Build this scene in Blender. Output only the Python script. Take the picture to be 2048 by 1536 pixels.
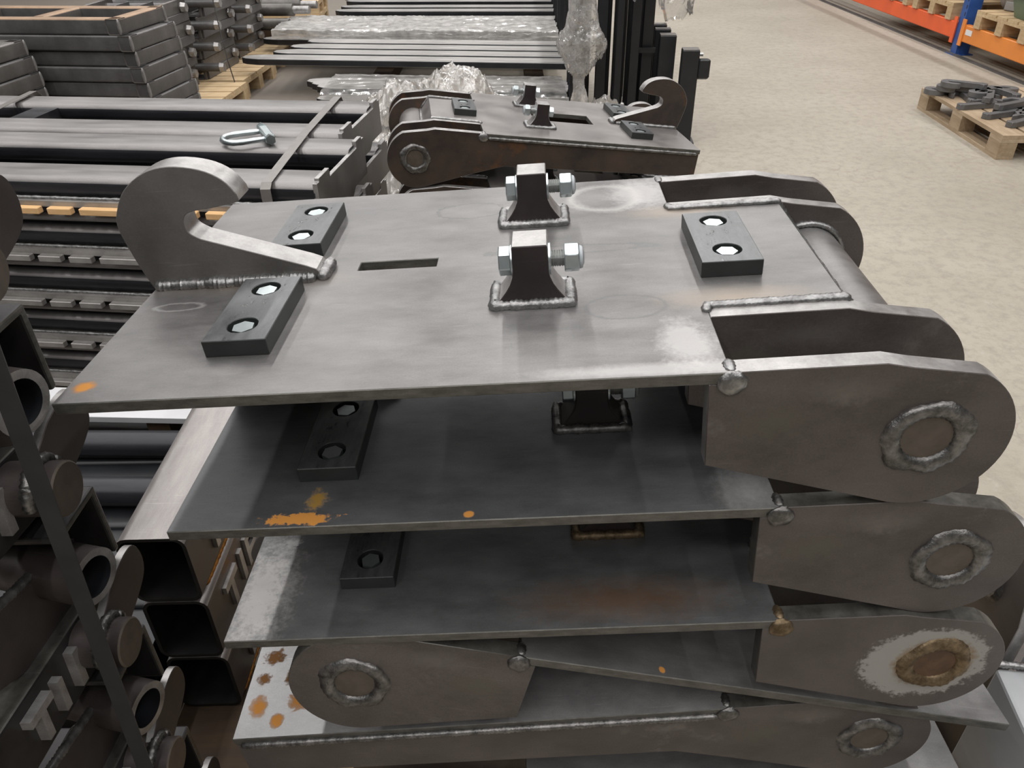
import bpy, bmesh, math, random
from mathutils import Vector, Matrix, noise
from mathutils.geometry import tessellate_polygon

for o in list(bpy.data.objects):
    bpy.data.objects.remove(o)
SC = bpy.context.scene
COL = SC.collection
rad = math.radians
rnd = random.Random(7)

# ------------------------------------------------------------------ camera, world, lights, exposure
PITCH, ROLL = rad(33.8), rad(1.0)
fw = Vector((0, math.cos(PITCH), -math.sin(PITCH)))
r0 = Vector((1, 0, 0))
u0 = r0.cross(fw)
rt = math.cos(ROLL) * r0 - math.sin(ROLL) * u0
up = math.sin(ROLL) * r0 + math.cos(ROLL) * u0
cam = bpy.data.cameras.new('camera')
cam.sensor_width = 36.0
cam.sensor_fit = 'HORIZONTAL'
cam.lens = 36.0 * 1538 / 2048
cam.clip_start = 0.02
co = bpy.data.objects.new('camera', cam)
COL.objects.link(co)
m = Matrix.Identity(4)
for i in range(3):
    m[i][0], m[i][1], m[i][2] = rt[i], up[i], -fw[i]
m[2][3] = 1.5
co.matrix_world = m
SC.camera = co

w = bpy.data.worlds.new('world')
w.use_nodes = True
w.node_tree.nodes['Background'].inputs[0].default_value = (0.95, 0.97, 1.0, 1)
w.node_tree.nodes['Background'].inputs[1].default_value = 0.04
SC.world = w
SC.view_settings.view_transform = 'Standard'
SC.view_settings.look = 'None'
SC.view_settings.exposure = -1.0
SC.view_settings.gamma = 1.0
SC.view_settings.use_curve_mapping = False

def area(name, loc, sx, sy, power, rot=(0, 0, 0), color=(1, 0.985, 0.98)):
    l = bpy.data.lights.new(name, 'AREA')
    l.shape = 'RECTANGLE'
    l.size, l.size_y, l.energy, l.color = sx, sy, power, color
    o = bpy.data.objects.new(name, l)
    o.location = loc
    o.rotation_euler = rot
    COL.objects.link(o)

# continuous strip-lamp rows running along the hall under the ceiling
for lx in (-5.9, -3.15, -0.4, 2.35, 5.1):
    area('strip_lamp_row', (lx, 6.5, 6.4), 0.14, 26.0, 980)

# ------------------------------------------------------------------ materials
MATS = {}

def nt(name):
    mt = bpy.data.materials.new(name)
    mt.use_nodes = True
    MATS[name] = mt
    t = mt.node_tree
    return mt, t, t.nodes, t.links, t.nodes['Principled BSDF']

def noise_node(t, scale, detail=4, rough=0.55, vec=None, stretch=None):
    n = t.nodes.new('ShaderNodeTexNoise')
    n.inputs['Scale'].default_value = scale
    n.inputs['Detail'].default_value = detail
    n.inputs['Roughness'].default_value = rough
    if vec is not None:
        if stretch:
            mp = t.nodes.new('ShaderNodeMapping')
            mp.inputs['Scale'].default_value = stretch
            t.links.new(vec, mp.inputs[0])
            vec = mp.outputs[0]
        t.links.new(vec, n.inputs['Vector'])
    return n

def ramp(t, src, stops):
    r = t.nodes.new('ShaderNodeValToRGB')
    el = r.color_ramp.elements
    while len(el) < len(stops):
        el.new(0.5)
    for e, (p, c) in zip(el, stops):
        e.position = p
        e.color = c if len(c) == 4 else (*c, 1)
    t.links.new(src, r.inputs[0])
    return r

def mixc(t, fac, a, b, mode='MIX'):
    n = t.nodes.new('ShaderNodeMix')
    n.data_type = 'RGBA'
    n.blend_type = mode
    for sock, v in ((n.inputs[0], fac), (n.inputs[6], a), (n.inputs[7], b)):
        if hasattr(v, 'links'):
            t.links.new(v, sock)
        elif isinstance(v, (int, float)):
            sock.default_value = v
        else:
            sock.default_value = v if len(v) == 4 else (*v, 1)
    return n.outputs[2]

def math_n(t, op, a, b=None, clamp=False):
    n = t.nodes.new('ShaderNodeMath')
    n.operation = op
    n.use_clamp = clamp
    for i, v in enumerate((a, b)):
        if v is None:
            continue
        if hasattr(v, 'links'):
            t.links.new(v, n.inputs[i])
        else:
            n.inputs[i].default_value = v
    return n.outputs[0]

def steel(name, c1, c2, metallic=0.55, rough=0.45, scale=9, stretch=(1, 1, 1), spots=(), grain=0.22, bump=0.03, blotch=None, fine=420):
    """Mill-scale steel: two tones by noise, fine grain, roughness break-up and shaped stains.
    spots: (axes, cu, cv, ru, rv, colour, softness, jitter, metallic_keep)"""
    mt, t, N, L, P = nt(name)
    tc = N.new('ShaderNodeTexCoord').outputs['Object']
    n1 = noise_node(t, scale, 8, 0.66, tc, stretch)
    base = ramp(t, n1.outputs['Fac'], [(0.34, tuple(x * .9 for x in c1)), (0.66, tuple(x * 1.08 for x in c2))]).outputs[0]
    n2 = noise_node(t, fine, 2, 0.6, tc)
    g = ramp(t, n2.outputs['Fac'], [(0.3, (1 - grain * .5,) * 3), (0.7, (1 + 0 * grain,) * 3)]).outputs[0]
    base = mixc(t, 1.0, base, g, 'MULTIPLY')
    if blotch:
        n3 = noise_node(t, blotch[1], 6, 0.7, tc)
        f = ramp(t, n3.outputs['Fac'], [(blotch[2], (0, 0, 0)), (blotch[2] + 0.1, (1, 1, 1))]).outputs[0]
        base = mixc(t, f, base, blotch[0])
    # fine scratches
    sc = noise_node(t, 14, 3, 0.5, tc, (1, 24, 24))
    scf = ramp(t, sc.outputs['Fac'], [(0.66, (0, 0, 0)), (0.72, (0.22,) * 3)]).outputs[0]
    base = mixc(t, scf, base, (min(1, c2[0] * 1.7), min(1, c2[1] * 1.7), min(1, c2[2] * 1.7)))
    rfac = ramp(t, n1.outputs['Fac'], [(0.3, (rough - 0.08,) * 3), (0.7, (rough + 0.08,) * 3)]).outputs[0]
    met = None
    if spots:
        sep = N.new('ShaderNodeSeparateXYZ')
        L.new(tc, sep.inputs[0])
        nz = noise_node(t, 130, 5, 0.75, tc)
        nzl = noise_node(t, 38, 4, 0.65, tc)
        for (ax, cu, cv, ru, rv, colr, soft, jit, kind) in spots:
            du = math_n(t, 'DIVIDE', math_n(t, 'SUBTRACT', sep.outputs['XYZ'.index(ax[0])], cu), ru)
            dv = math_n(t, 'DIVIDE', math_n(t, 'SUBTRACT', sep.outputs['XYZ'.index(ax[1])], cv), rv)
            d = math_n(t, 'SQRT', math_n(t, 'ADD', math_n(t, 'MULTIPLY', du, du), math_n(t, 'MULTIPLY', dv, dv)))
            j = math_n(t, 'ADD', math_n(t, 'MULTIPLY', math_n(t, 'SUBTRACT', nz.outputs['Fac'], 0.5), jit),
                       math_n(t, 'MULTIPLY', math_n(t, 'SUBTRACT', nzl.outputs['Fac'], 0.5), jit))
            d = math_n(t, 'ADD', d, j)
            if kind.startswith('ring'):
                d = math_n(t, 'ADD', math_n(t, 'MULTIPLY', math_n(t, 'ABSOLUTE', math_n(t, 'SUBTRACT', d, 1.0)), 1.0 / soft), 0.0)
                mask = ramp(t, d, [(0.0, (0.6,) * 3), (1.0, (0, 0, 0))]).outputs[0]
            else:
                mask = ramp(t, d, [(max(0.0, 1 - soft), (1, 1, 1)), (1.0, (0, 0, 0))]).outputs[0]
                if kind == 'soft':
                    mask = mixc(t, 1.0, mask, (0.55,) * 3, 'MULTIPLY')
            base = mixc(t, mask, base, colr)
            if kind == 'rust':
                rfac = mixc(t, mask, rfac, (0.9,) * 3)
                if met is None:
                    met = math_n(t, 'ADD', metallic, 0.0)
                inv = math_n(t, 'SUBTRACT', 1.0, mask)
                met = math_n(t, 'MULTIPLY', met, inv)
    L.new(base, P.inputs['Base Color'])
    L.new(rfac, P.inputs['Roughness'])
    if met is not None:
        L.new(met, P.inputs['Metallic'])
    else:
        P.inputs['Metallic'].default_value = metallic
    if bump:
        b = N.new('ShaderNodeBump')
        b.inputs['Strength'].default_value = bump
        b.inputs['Distance'].default_value = 0.002
        L.new(n2.outputs['Fac'], b.inputs['Height'])
        L.new(b.outputs[0], P.inputs['Normal'])
    return mt

def plain(name, c, metallic=0.0, rough=0.5, var=0.12, scale=12, bump=0.0, coat=0.0):
    mt, t, N, L, P = nt(name)
    tc = N.new('ShaderNodeTexCoord').outputs['Object']
    n1 = noise_node(t, scale, 5, 0.6, tc)
    a = tuple(max(0, x * (1 - var)) for x in c)
    b = tuple(min(1, x * (1 + var)) for x in c)
    L.new(ramp(t, n1.outputs['Fac'], [(0.3, a), (0.7, b)]).outputs[0], P.inputs['Base Color'])
    P.inputs['Metallic'].default_value = metallic
    P.inputs['Roughness'].default_value = rough
    P.inputs['Coat Weight'].default_value = coat
    if bump:
        bn = N.new('ShaderNodeBump')
        bn.inputs['Strength'].default_value = bump
        n2 = noise_node(t, scale * 6, 3, 0.6, tc)
        L.new(n2.outputs['Fac'], bn.inputs['Height'])
        L.new(bn.outputs[0], P.inputs['Normal'])
    return mt

def wood(name, c1, c2):
    mt, t, N, L, P = nt(name)
    tc = N.new('ShaderNodeTexCoord').outputs['Object']
    n1 = noise_node(t, 5, 6, 0.65, tc, (1.2, 9, 9))
    n2 = noise_node(t, 3, 3, 0.5, tc)
    base = ramp(t, n1.outputs['Fac'], [(0.25, c1), (0.7, c2)]).outputs[0]
    d = ramp(t, n2.outputs['Fac'], [(0.3, (0.72, 0.68, 0.62)), (0.6, (1, 1, 1))]).outputs[0]
    L.new(mixc(t, 1.0, base, d, 'MULTIPLY'), P.inputs['Base Color'])
    P.inputs['Roughness'].default_value = 0.75
    b = N.new('ShaderNodeBump')
    b.inputs['Strength'].default_value = 0.15
    L.new(n1.outputs['Fac'], b.inputs['Height'])
    L.new(b.outputs[0], P.inputs['Normal'])
    return mt

def weldmat(name, c1, c2, rough=0.32):
    mt, t, N, L, P = nt(name)
    tc = N.new('ShaderNodeTexCoord').outputs['Object']
    n1 = noise_node(t, 90, 4, 0.6, tc)
    L.new(ramp(t, n1.outputs['Fac'], [(0.35, c1), (0.65, c2)]).outputs[0], P.inputs['Base Color'])
    P.inputs['Metallic'].default_value = 0.85
    P.inputs['Roughness'].default_value = rough
    b = N.new('ShaderNodeBump')
    b.inputs['Strength'].default_value = 0.35
    b.inputs['Distance'].default_value = 0.002
    L.new(noise_node(t, 320, 3, 0.6, tc).outputs['Fac'], b.inputs['Height'])
    L.new(b.outputs[0], P.inputs['Normal'])
    return mt

RUST = (0.55, 0.235, 0.045)
RUSTD = (0.22, 0.10, 0.03)
GRIND = (0.52, 0.505, 0.495)
HEAT = (0.36, 0.29, 0.22)
PC1, PC2 = (0.170, 0.164, 0.161), (0.245, 0.238, 0.233)
grind_spots = [('XY', .655, .060, .035, .060, GRIND, .55, .9, 'soft'), ('XY', .64, .012, .17, .016, GRIND, .6, .5, 'soft'),
               ('XY', .655, .50, .055, .07, GRIND, .55, .9, 'soft'), ('XY', .725, .155, .11, .035, HEAT, .9, .4, 'soft'),
               ('XY', .70, .42, .10, .03, HEAT, .9, .4, 'soft'), ('XY', .12, .262, .16, .035, HEAT, .9, .4, 'soft'),
               ('XY', .60, .145, .045, .028, (.13, .13, .13), .10, .25, 'ring'), ('XY', .40, .47, .05, .03, (.13, .13, .13), .10, .5, 'ring'),
               ('XY', .60, .49, .05, .05, (.5, .49, .47), .25, .35, 'ring'), ('XY', .055, .205, .03, .01, (.6, .59, .58), .25, .5, 'ring'),
               ('XY', .545, .31, .10, .012, (.13, .13, .13), .2, .9, 'ring')]
steel('plate_steel_top', PC1, PC2, 0.60, 0.40, 7, (1, 2.2, 1),
      spots=grind_spots + [('XY', .020, .030, .014, .012, RUST, .5, .7, 'rust')])
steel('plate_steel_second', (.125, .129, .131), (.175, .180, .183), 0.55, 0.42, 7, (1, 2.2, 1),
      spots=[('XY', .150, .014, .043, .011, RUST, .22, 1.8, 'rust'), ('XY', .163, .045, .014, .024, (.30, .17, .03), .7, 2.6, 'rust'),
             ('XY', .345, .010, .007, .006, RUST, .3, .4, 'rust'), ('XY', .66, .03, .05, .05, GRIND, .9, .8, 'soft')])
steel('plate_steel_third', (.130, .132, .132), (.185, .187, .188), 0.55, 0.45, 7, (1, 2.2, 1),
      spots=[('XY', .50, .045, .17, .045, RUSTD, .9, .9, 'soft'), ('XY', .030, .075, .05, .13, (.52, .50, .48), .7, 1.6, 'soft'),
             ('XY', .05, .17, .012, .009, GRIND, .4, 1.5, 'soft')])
steel('plate_steel_fourth', (.19, .185, .183), (.26, .255, .25), 0.55, 0.44, 7, (1, 2.2, 1),
      spots=[('XY', .50, .555, .005, .006, RUST, .3, .4, 'rust')])
steel('plate_steel_fifth', (.27, .268, .268), (.38, .376, .374), 0.6, 0.4, 9, (1, 1.5, 1),
      spots=[('XY', .025, .050, .014, .020, RUST, .6, 1.2, 'rust'), ('XY', .085, .060, .018, .022, RUST, .5, 1.3, 'rust'),
             ('XY', .058, .026, .011, .013, RUST, .4, .8, 'rust'), ('XY', .028, .135, .016, .016, RUSTD, .5, 2.2, 'rust'),
             ('XY', .022, .095, .012, .010, RUSTD, .6, 2.4, 'rust'), ('XY', .062, .098, .010, .012, RUSTD, .8, 2.6, 'rust')])
steel('plate_steel_back', (.20, .185, .175), (.28, .26, .25), 0.5, 0.42, 7)
steel('cut_edge', (.085, .082, .073), (.15, .145, .13), 0.5, 0.42, 30, (1, 1, 3))
steel('bright_edge', (.32, .308, .298), (.47, .457, .446), 0.65, 0.38, 25)
steel('mill_brown', (.078, .066, .060), (.130, .112, .103), 0.35, 0.46, 5, (1, 1, 1.6), blotch=((.15, .135, .125), 9, .60), grain=.35,
      spots=[('XZ', .735, -.065, .05, .03, (.105, .100, .075), .9, 1.2, 'soft'), ('XZ', .80, -.028, .06, .018, (.16, .145, .13), .9, 1.0, 'soft')])
steel('mill_brown_dark', (.030, .023, .022), (.045, .036, .034), 0.2, 0.5, 10)
steel('mill_rusty_back', (.045, .038, .036), (.085, .06, .045), 0.3, 0.42, 7, blotch=((.13, .065, .032), 6, .58))
steel('hook_face', (.15, .142, .134), (.20, .19, .18), 0.4, 0.45, 5)
steel('lug_painted', (.085, .072, .066), (.125, .108, .100), 0.35, 0.46, 6,
      spots=[('XZ', .878, -.090, .082, .066, (.31, .30, .275), .10, .55, 'rust'), ('XZ', .890, -.090, .055, .048, (.22, .15, .08), .25, .5, 'rust')])
plain('pin_face', (.10, .082, .066), 0.3, 0.5, 0.25, 40)
plain('pin_face_rust', (.10, .055, .03), 0.2, 0.6, 0.35, 40)
steel('pad_lit_top', (.10, .104, .106), (.16, .165, .168), 0.6, 0.32, 22, (3, 1, 1))  # reflection on the black pad tops put into a greyer colour
plain('pad_side', (.030, .034, .032), 0.2, 0.45, 0.2, 20)
plain('zinc', (.54, .60, .61), 0.9, 0.30, 0.08, 60)
plain('zinc_dull', (.42, .43, .42), 0.8, 0.38, 0.15, 60)
plain('nylon', (.45, .48, .50), 0.0, 0.4, 0.05)
weldmat('weld', (.19, .188, .186), (.38, .376, .372), .36)
weldmat('weld_dark', (.10, .098, .094), (.25, .243, .235), 0.38)
weldmat('weld_rust', (.12, .085, .05), (.28, .21, .13), 0.55)
weldmat('weld_rust_orange', (.20, .085, .02), (.45, .20, .04), 0.7)
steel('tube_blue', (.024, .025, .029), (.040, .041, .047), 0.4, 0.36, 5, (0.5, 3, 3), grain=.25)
steel('tube_lit_top', (.21, .20, .196), (.31, .296, .290), 0.55, 0.42, 5, (0.5, 3, 3), grain=.25)  # tube steel paled on upward faces as if lit from above
steel('frame_side', (.11, .106, .105), (.165, .16, .157), 0.4, 0.42, 4, grain=.25)
steel('frame_end', (.13, .122, .113), (.22, .205, .19), 0.45, 0.42, 4, grain=.25, blotch=((.16, .12, .08), 5, .6))
steel('frame_top_rust', (.30, .20, .13), (.45, .30, .19), 0.3, 0.5, 4, grain=.25)
steel('rhs_hollow_shade', (.020, .019, .019), (.034, .032, .031), 0.35, 0.45, 8)  # tube rim and inside; shade of the hollow put into the colour
steel('rhs_lit_top', (.27, .25, .24), (.38, .355, .34), 0.5, 0.42, 8, (3, .6, 1))  # upward tube faces; overhead light put into the paler colour
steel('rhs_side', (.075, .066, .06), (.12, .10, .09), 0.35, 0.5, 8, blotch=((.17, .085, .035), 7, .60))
steel('left_dark', (.024, .023, .024), (.042, .040, .040), 0.4, 0.42, 8)
steel('left_brown', (.048, .039, .037), (.075, .062, .058), 0.3, 0.48, 8)
plain('black_paint', (.012, .013, .015), 0.0, 0.38, 0.3, 8)
plain('fork_black', (.020, .021, .024), 0.2, 0.36, 0.3, 8)
steel('fork_lit_top', (.42, .405, .385), (.56, .54, .515), 0.5, 0.38, 5, (0.5, 4, 4), grain=.25)  # light falling on the blade tops put into the colour
plain('strap_black', (.040, .040, .041), 0.0, 0.42, 0.15, 30)
plain('strap_grey', (.23, .215, .20), 0.4, 0.38, 0.1, 30)
plain('orange_paint', (.80, .26, .045), 0.0, 0.45, 0.1, 3)
plain('red_orange_paint', (.80, .12, .03), 0.0, 0.45, 0.1, 3)
plain('blue_paint', (.025, .085, .30), 0.0, 0.45, 0.25, 10)
plain('white_print', (.75, .75, .75), 0.0, 0.5, 0.05, 30)
plain('grey_casting', (.30, .295, .29), 0.2, 0.55, 0.15, 8)
plain('green_plastic', (.11, .16, .10), 0.0, 0.45, 0.1, 8)
plain('light_grey_paint', (.36, .37, .38), 0.0, 0.4, 0.06, 20)
plain('white_steel', (.62, .62, .63), 0.3, 0.4, 0.05, 8)
plain('hook_part_steel', (.15, .148, .148), 0.4, 0.45, 0.2, 10)
wood('pallet_wood', (.46, .32, .17), (.68, .52, .32))
wood('pallet_wood_grey', (.33, .24, .15), (.50, .39, .27))
wood('tooth_orange', (.62, .36, .15), (.80, .52, .26))  # orange tone of the uppermost rail teeth
wood('pallet_wood_dark', (.045, .027, .015), (.085, .05, .025))
steel('rail_steel', (.30, .285, .27), (.44, .42, .40), 0.5, 0.4, 6, grain=.2)
plain('shade_carton', (.42, .30, .18), 0, 0.8, 0.08, 3)

def film_mat(name, lo, hi, gloss):
    mt, t, N, L, P = nt(name)
    N.remove(P)
    out = N['Material Output']
    tr = N.new('ShaderNodeBsdfTransparent')
    tr.inputs[0].default_value = (.93, .93, .93, 1)
    gl = N.new('ShaderNodeBsdfGlossy')
    gl.inputs['Roughness'].default_value = 0.16
    gl.inputs[0].default_value = (.95, .95, .95, 1)
    df = N.new('ShaderNodeBsdfDiffuse')
    df.inputs[0].default_value = (.72, .70, .67, 1)
    tc = N.new('ShaderNodeTexCoord').outputs['Object']
    n = noise_node(t, 9, 5, 0.65, tc)
    f = ramp(t, n.outputs['Fac'], [(0.35, (lo,) * 3), (0.7, (hi,) * 3)]).outputs[0]
    m1 = N.new('ShaderNodeMixShader')
    L.new(f, m1.inputs[0])
    L.new(tr.outputs[0], m1.inputs[1])
    L.new(df.outputs[0], m1.inputs[2])
    lw = N.new('ShaderNodeLayerWeight')
    lw.inputs[0].default_value = 0.35
    fr = math_n(t, 'ADD', math_n(t, 'MULTIPLY', lw.outputs['Fresnel'], gloss), 0.06, True)
    m2 = N.new('ShaderNodeMixShader')
    L.new(fr, m2.inputs[0])
    L.new(m1.outputs[0], m2.inputs[1])
    L.new(gl.outputs[0], m2.inputs[2])
    L.new(m2.outputs[0], out.inputs[0])
film_mat('film', .05, .35, .7)
film_mat('film_white', .40, .85, .6)
film_mat('film_mid', .12, .6, .9)

def concrete():
    mt, t, N, L, P = nt('concrete')
    tc = N.new('ShaderNodeTexCoord').outputs['Object']
    n1 = noise_node(t, 0.9, 6, 0.6, tc)
    base = ramp(t, n1.outputs['Fac'], [(0.3, (.330, .296, .238)), (0.7, (.415, .377, .312))]).outputs[0]
    n2 = noise_node(t, 16, 9, 0.78, tc)
    base = mixc(t, ramp(t, n2.outputs['Fac'], [(0.46, (0, 0, 0)), (0.70, (.75,) * 3)]).outputs[0], base, (.235, .205, .165))
    # dark scuffs, stretched
    n3 = noise_node(t, 6.5, 6, 0.72, tc, (1.0, 1.5, 1))
    base = mixc(t, ramp(t, n3.outputs['Fac'], [(0.66, (0, 0, 0)), (0.76, (.6,) * 3)]).outputs[0], base, (.13, .11, .09))
    n5 = noise_node(t, 60, 5, 0.75, tc, (1.0, 1.4, 1))
    base = mixc(t, ramp(t, n5.outputs['Fac'], [(0.62, (0, 0, 0)), (0.72, (.55,) * 3)]).outputs[0], base, (.15, .13, .105))
    # light scraped streaks
    n6 = noise_node(t, 11, 7, 0.75, tc, (1.6, 1.0, 1))
    base = mixc(t, ramp(t, n6.outputs['Fac'], [(0.60, (0, 0, 0)), (0.70, (.4,) * 3)]).outputs[0], base, (.47, .435, .385))
    # hairline cracks
    v = N.new('ShaderNodeTexVoronoi')
    v.feature = 'DISTANCE_TO_EDGE'
    v.inputs['Scale'].default_value = 0.55
    wv = N.new('ShaderNodeVectorMath')
    wv.operation = 'ADD'
    nd = noise_node(t, 2.0, 4, 0.6, tc)
    L.new(tc, wv.inputs[0])
    L.new(nd.outputs['Color'], wv.inputs[1])
    L.new(wv.outputs[0], v.inputs['Vector'])
    base = mixc(t, ramp(t, v.outputs['Distance'], [(0.0, (.35,) * 3), (0.004, (0, 0, 0))]).outputs[0], base, (.22, .18, .14))
    # darker grey tone growing towards the storage area (left of the aisle)
    sep = N.new('ShaderNodeSeparateXYZ')
    L.new(tc, sep.inputs[0])
    dm = math_n(t, 'ADD', math_n(t, 'MULTIPLY', sep.outputs[0], -0.5), math_n(t, 'MULTIPLY', n1.outputs['Fac'], 0.6))
    base = mixc(t, ramp(t, dm, [(0.25, (0, 0, 0)), (0.9, (.75,) * 3)]).outputs[0], base, (.17, .145, .125))
    L.new(base, P.inputs['Base Color'])
    P.inputs['Roughness'].default_value = 0.62
    b = N.new('ShaderNodeBump')
    b.inputs['Strength'].default_value = 0.12
    L.new(n2.outputs['Fac'], b.inputs['Height'])
    L.new(b.outputs[0], P.inputs['Normal'])
concrete()
plain('hall_wall', (.20, .20, .20), 0, 0.8, 0.06, 1)
plain('hall_ceiling', (.36, .36, .36), 0, 0.8, 0.06, 1)

# ------------------------------------------------------------------ mesh helpers
def finish(bm, name, mats, smooth=None):
    me = bpy.data.meshes.new(name)
    bmesh.ops.recalc_face_normals(bm, faces=bm.faces)
    bm.to_mesh(me)
    bm.free()
    for k in mats:
        me.materials.append(MATS[k])
    if smooth is not None:
        for p in me.polygons:
            p.use_smooth = True
        me.set_sharp_from_angle(angle=rad(smooth))
    return me

def obj(name, me, parent=None, loc=(0, 0, 0), rot=(0, 0, 0), bevel=0.0, seg=1):
    o = bpy.data.objects.new(name, me)
    COL.objects.link(o)
    o.location = loc
    o.rotation_euler = rot
    if parent:
        o.parent = parent
    if bevel:
        md = o.modifiers.new('bevel', 'BEVEL')
        md.width = bevel
        md.segments = seg
        md.limit_method = 'ANGLE'
        md.angle_limit = rad(38)
        md.harden_normals = False
    return o

def tag(o, label, cat, group=None, kind=None):
    o['label'] = label
    o['category'] = cat
    if group:
        o['group'] = group
    if kind:
        o['kind'] = kind
    return o

def thing(name, label, cat, loc=(0, 0, 0), rot=(0, 0, 0), group=None):
    o = bpy.data.objects.new(name, None)
    o.empty_display_size = 0.05
    COL.objects.link(o)
    o.location = loc
    o.rotation_euler = rot
    return tag(o, label, cat, group)

def copy_tree(src, label=None, loc=None, rot=None, parent=None):
    c = src.copy()
    COL.objects.link(c)
    c.parent = parent
    if label:
        c['label'] = label
    if loc is not None:
        c.location = loc
    if rot is not None:
        c.rotation_euler = rot
    for ch in list(src.children):
        copy_tree(ch, parent=c)
    return c

def struct(o):
    o['kind'] = 'structure'
    return o

def bm_box(bm, x0, x1, y0, y1, z0, z1, mi=0, sides=None):
    vs = [bm.verts.new((x, y, z)) for z in (z0, z1) for (x, y) in ((x0, y0), (x1, y0), (x1, y1), (x0, y1))]
    q = ((0, 3, 2, 1), (4, 5, 6, 7), (0, 1, 5, 4), (1, 2, 6, 5), (2, 3, 7, 6), (3, 0, 4, 7))
    for i, f in enumerate(q):
        fc = bm.faces.new([vs[k] for k in f])
        fc.material_index = mi if (sides is None or i == 1) else sides
    return vs

BOXC = {}
def box_mesh(name, x0, x1, y0, y1, z0, z1, mats, sides=None):
    key = (name, round(x0, 5), round(x1, 5), round(y0, 5), round(y1, 5), round(z0, 5), round(z1, 5), tuple(mats), sides)
    if key not in BOXC:
        bm = bmesh.new()
        bm_box(bm, x0, x1, y0, y1, z0, z1, 0, sides)
        BOXC[key] = finish(bm, name, mats)
    return BOXC[key]

def circ(cx, cy, r, n=20, ccw=True, a0=0.0):
    pts = [(cx + r * math.cos(a0 + 2 * math.pi * i / n), cy + r * math.sin(a0 + 2 * math.pi * i / n)) for i in range(n)]
    return pts if ccw else pts[::-1]

def bm_prism(bm, outline, holes, d0, d1, axis='z', face_mi=0, side_mi=1):
    """Extrude a 2-D outline (with holes) between d0 and d1. axis: z -> (u,v,d); y -> (u,d,v); x -> (d,u,v)."""
    def P(u, v, d):
        return {'z': (u, v, d), 'y': (u, d, v), 'x': (d, u, v)}[axis]
    loops = [outline] + list(holes)
    A, B = [], []
    for lp in loops:
        A.append([bm.verts.new(P(u, v, d0)) for u, v in lp])
        B.append([bm.verts.new(P(u, v, d1)) for u, v in lp])
    flatA = [v for l in A for v in l]
    flatB = [v for l in B for v in l]
    if holes:
        tris = tessellate_polygon([[Vector((u, v, 0)) for u, v in lp] for lp in loops])
        for tri in tris:
            for fl in (flatA, flatB):
                try:
                    bm.faces.new([fl[i] for i in tri]).material_index = face_mi
                except ValueError:
                    pass
    else:
        for fl in (flatA, flatB):
            bm.faces.new(fl).material_index = face_mi
    for la, lb in zip(A, B):
        n = len(la)
        for i in range(n):
            j = (i + 1) % n
            bm.faces.new((la[i], la[j], lb[j], lb[i])).material_index = side_mi

def prism(name, outline, d0, d1, axis, mats, holes=(), smooth=None):
    bm = bmesh.new()
    bm_prism(bm, outline, holes, d0, d1, axis, 0, 1 if len(mats) > 1 else 0)
    return finish(bm, name, mats, smooth)

def bm_cyl(bm, a, b, r0_, r1_=None, n=20, cap=True, mi=0, cap_mi=None):
    a, b = Vector(a), Vector(b)
    r1_ = r0_ if r1_ is None else r1_
    d = (b - a).normalized()
    s = d.orthogonal().normalized()
    t = d.cross(s)
    ra = [bm.verts.new(a + r0_ * (math.cos(2 * math.pi * i / n) * s + math.sin(2 * math.pi * i / n) * t)) for i in range(n)]
    rb = [bm.verts.new(b + r1_ * (math.cos(2 * math.pi * i / n) * s + math.sin(2 * math.pi * i / n) * t)) for i in range(n)]
    for i in range(n):
        j = (i + 1) % n
        bm.faces.new((ra[i], ra[j], rb[j], rb[i])).material_index = mi
    if cap:
        for f in (ra[::-1], rb):
            bm.faces.new(f).material_index = mi if cap_mi is None else cap_mi
    return ra, rb

def cyl(name, a, b, r, mats, n=20, r1=None, cap_mi=None, smooth=35):
    bm = bmesh.new()
    bm_cyl(bm, a, b, r, r1, n, True, 0, cap_mi)
    return finish(bm, name, mats, smooth)

def bm_pipe(bm, a, b, ro, ri, n=24, mi=0, in_mi=0, rim_mi=0):
    oa, ob = bm_cyl(bm, a, b, ro, None, n, False, mi)
    ia, ib = bm_cyl(bm, a, b, ri, None, n, False, in_mi)
    for o_, i_ in ((oa, ia), (ob, ib)):
        for k in range(n):
            j = (k + 1) % n
            bm.faces.new((o_[k], o_[j], i_[j], i_[k])).material_index = rim_mi

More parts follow.
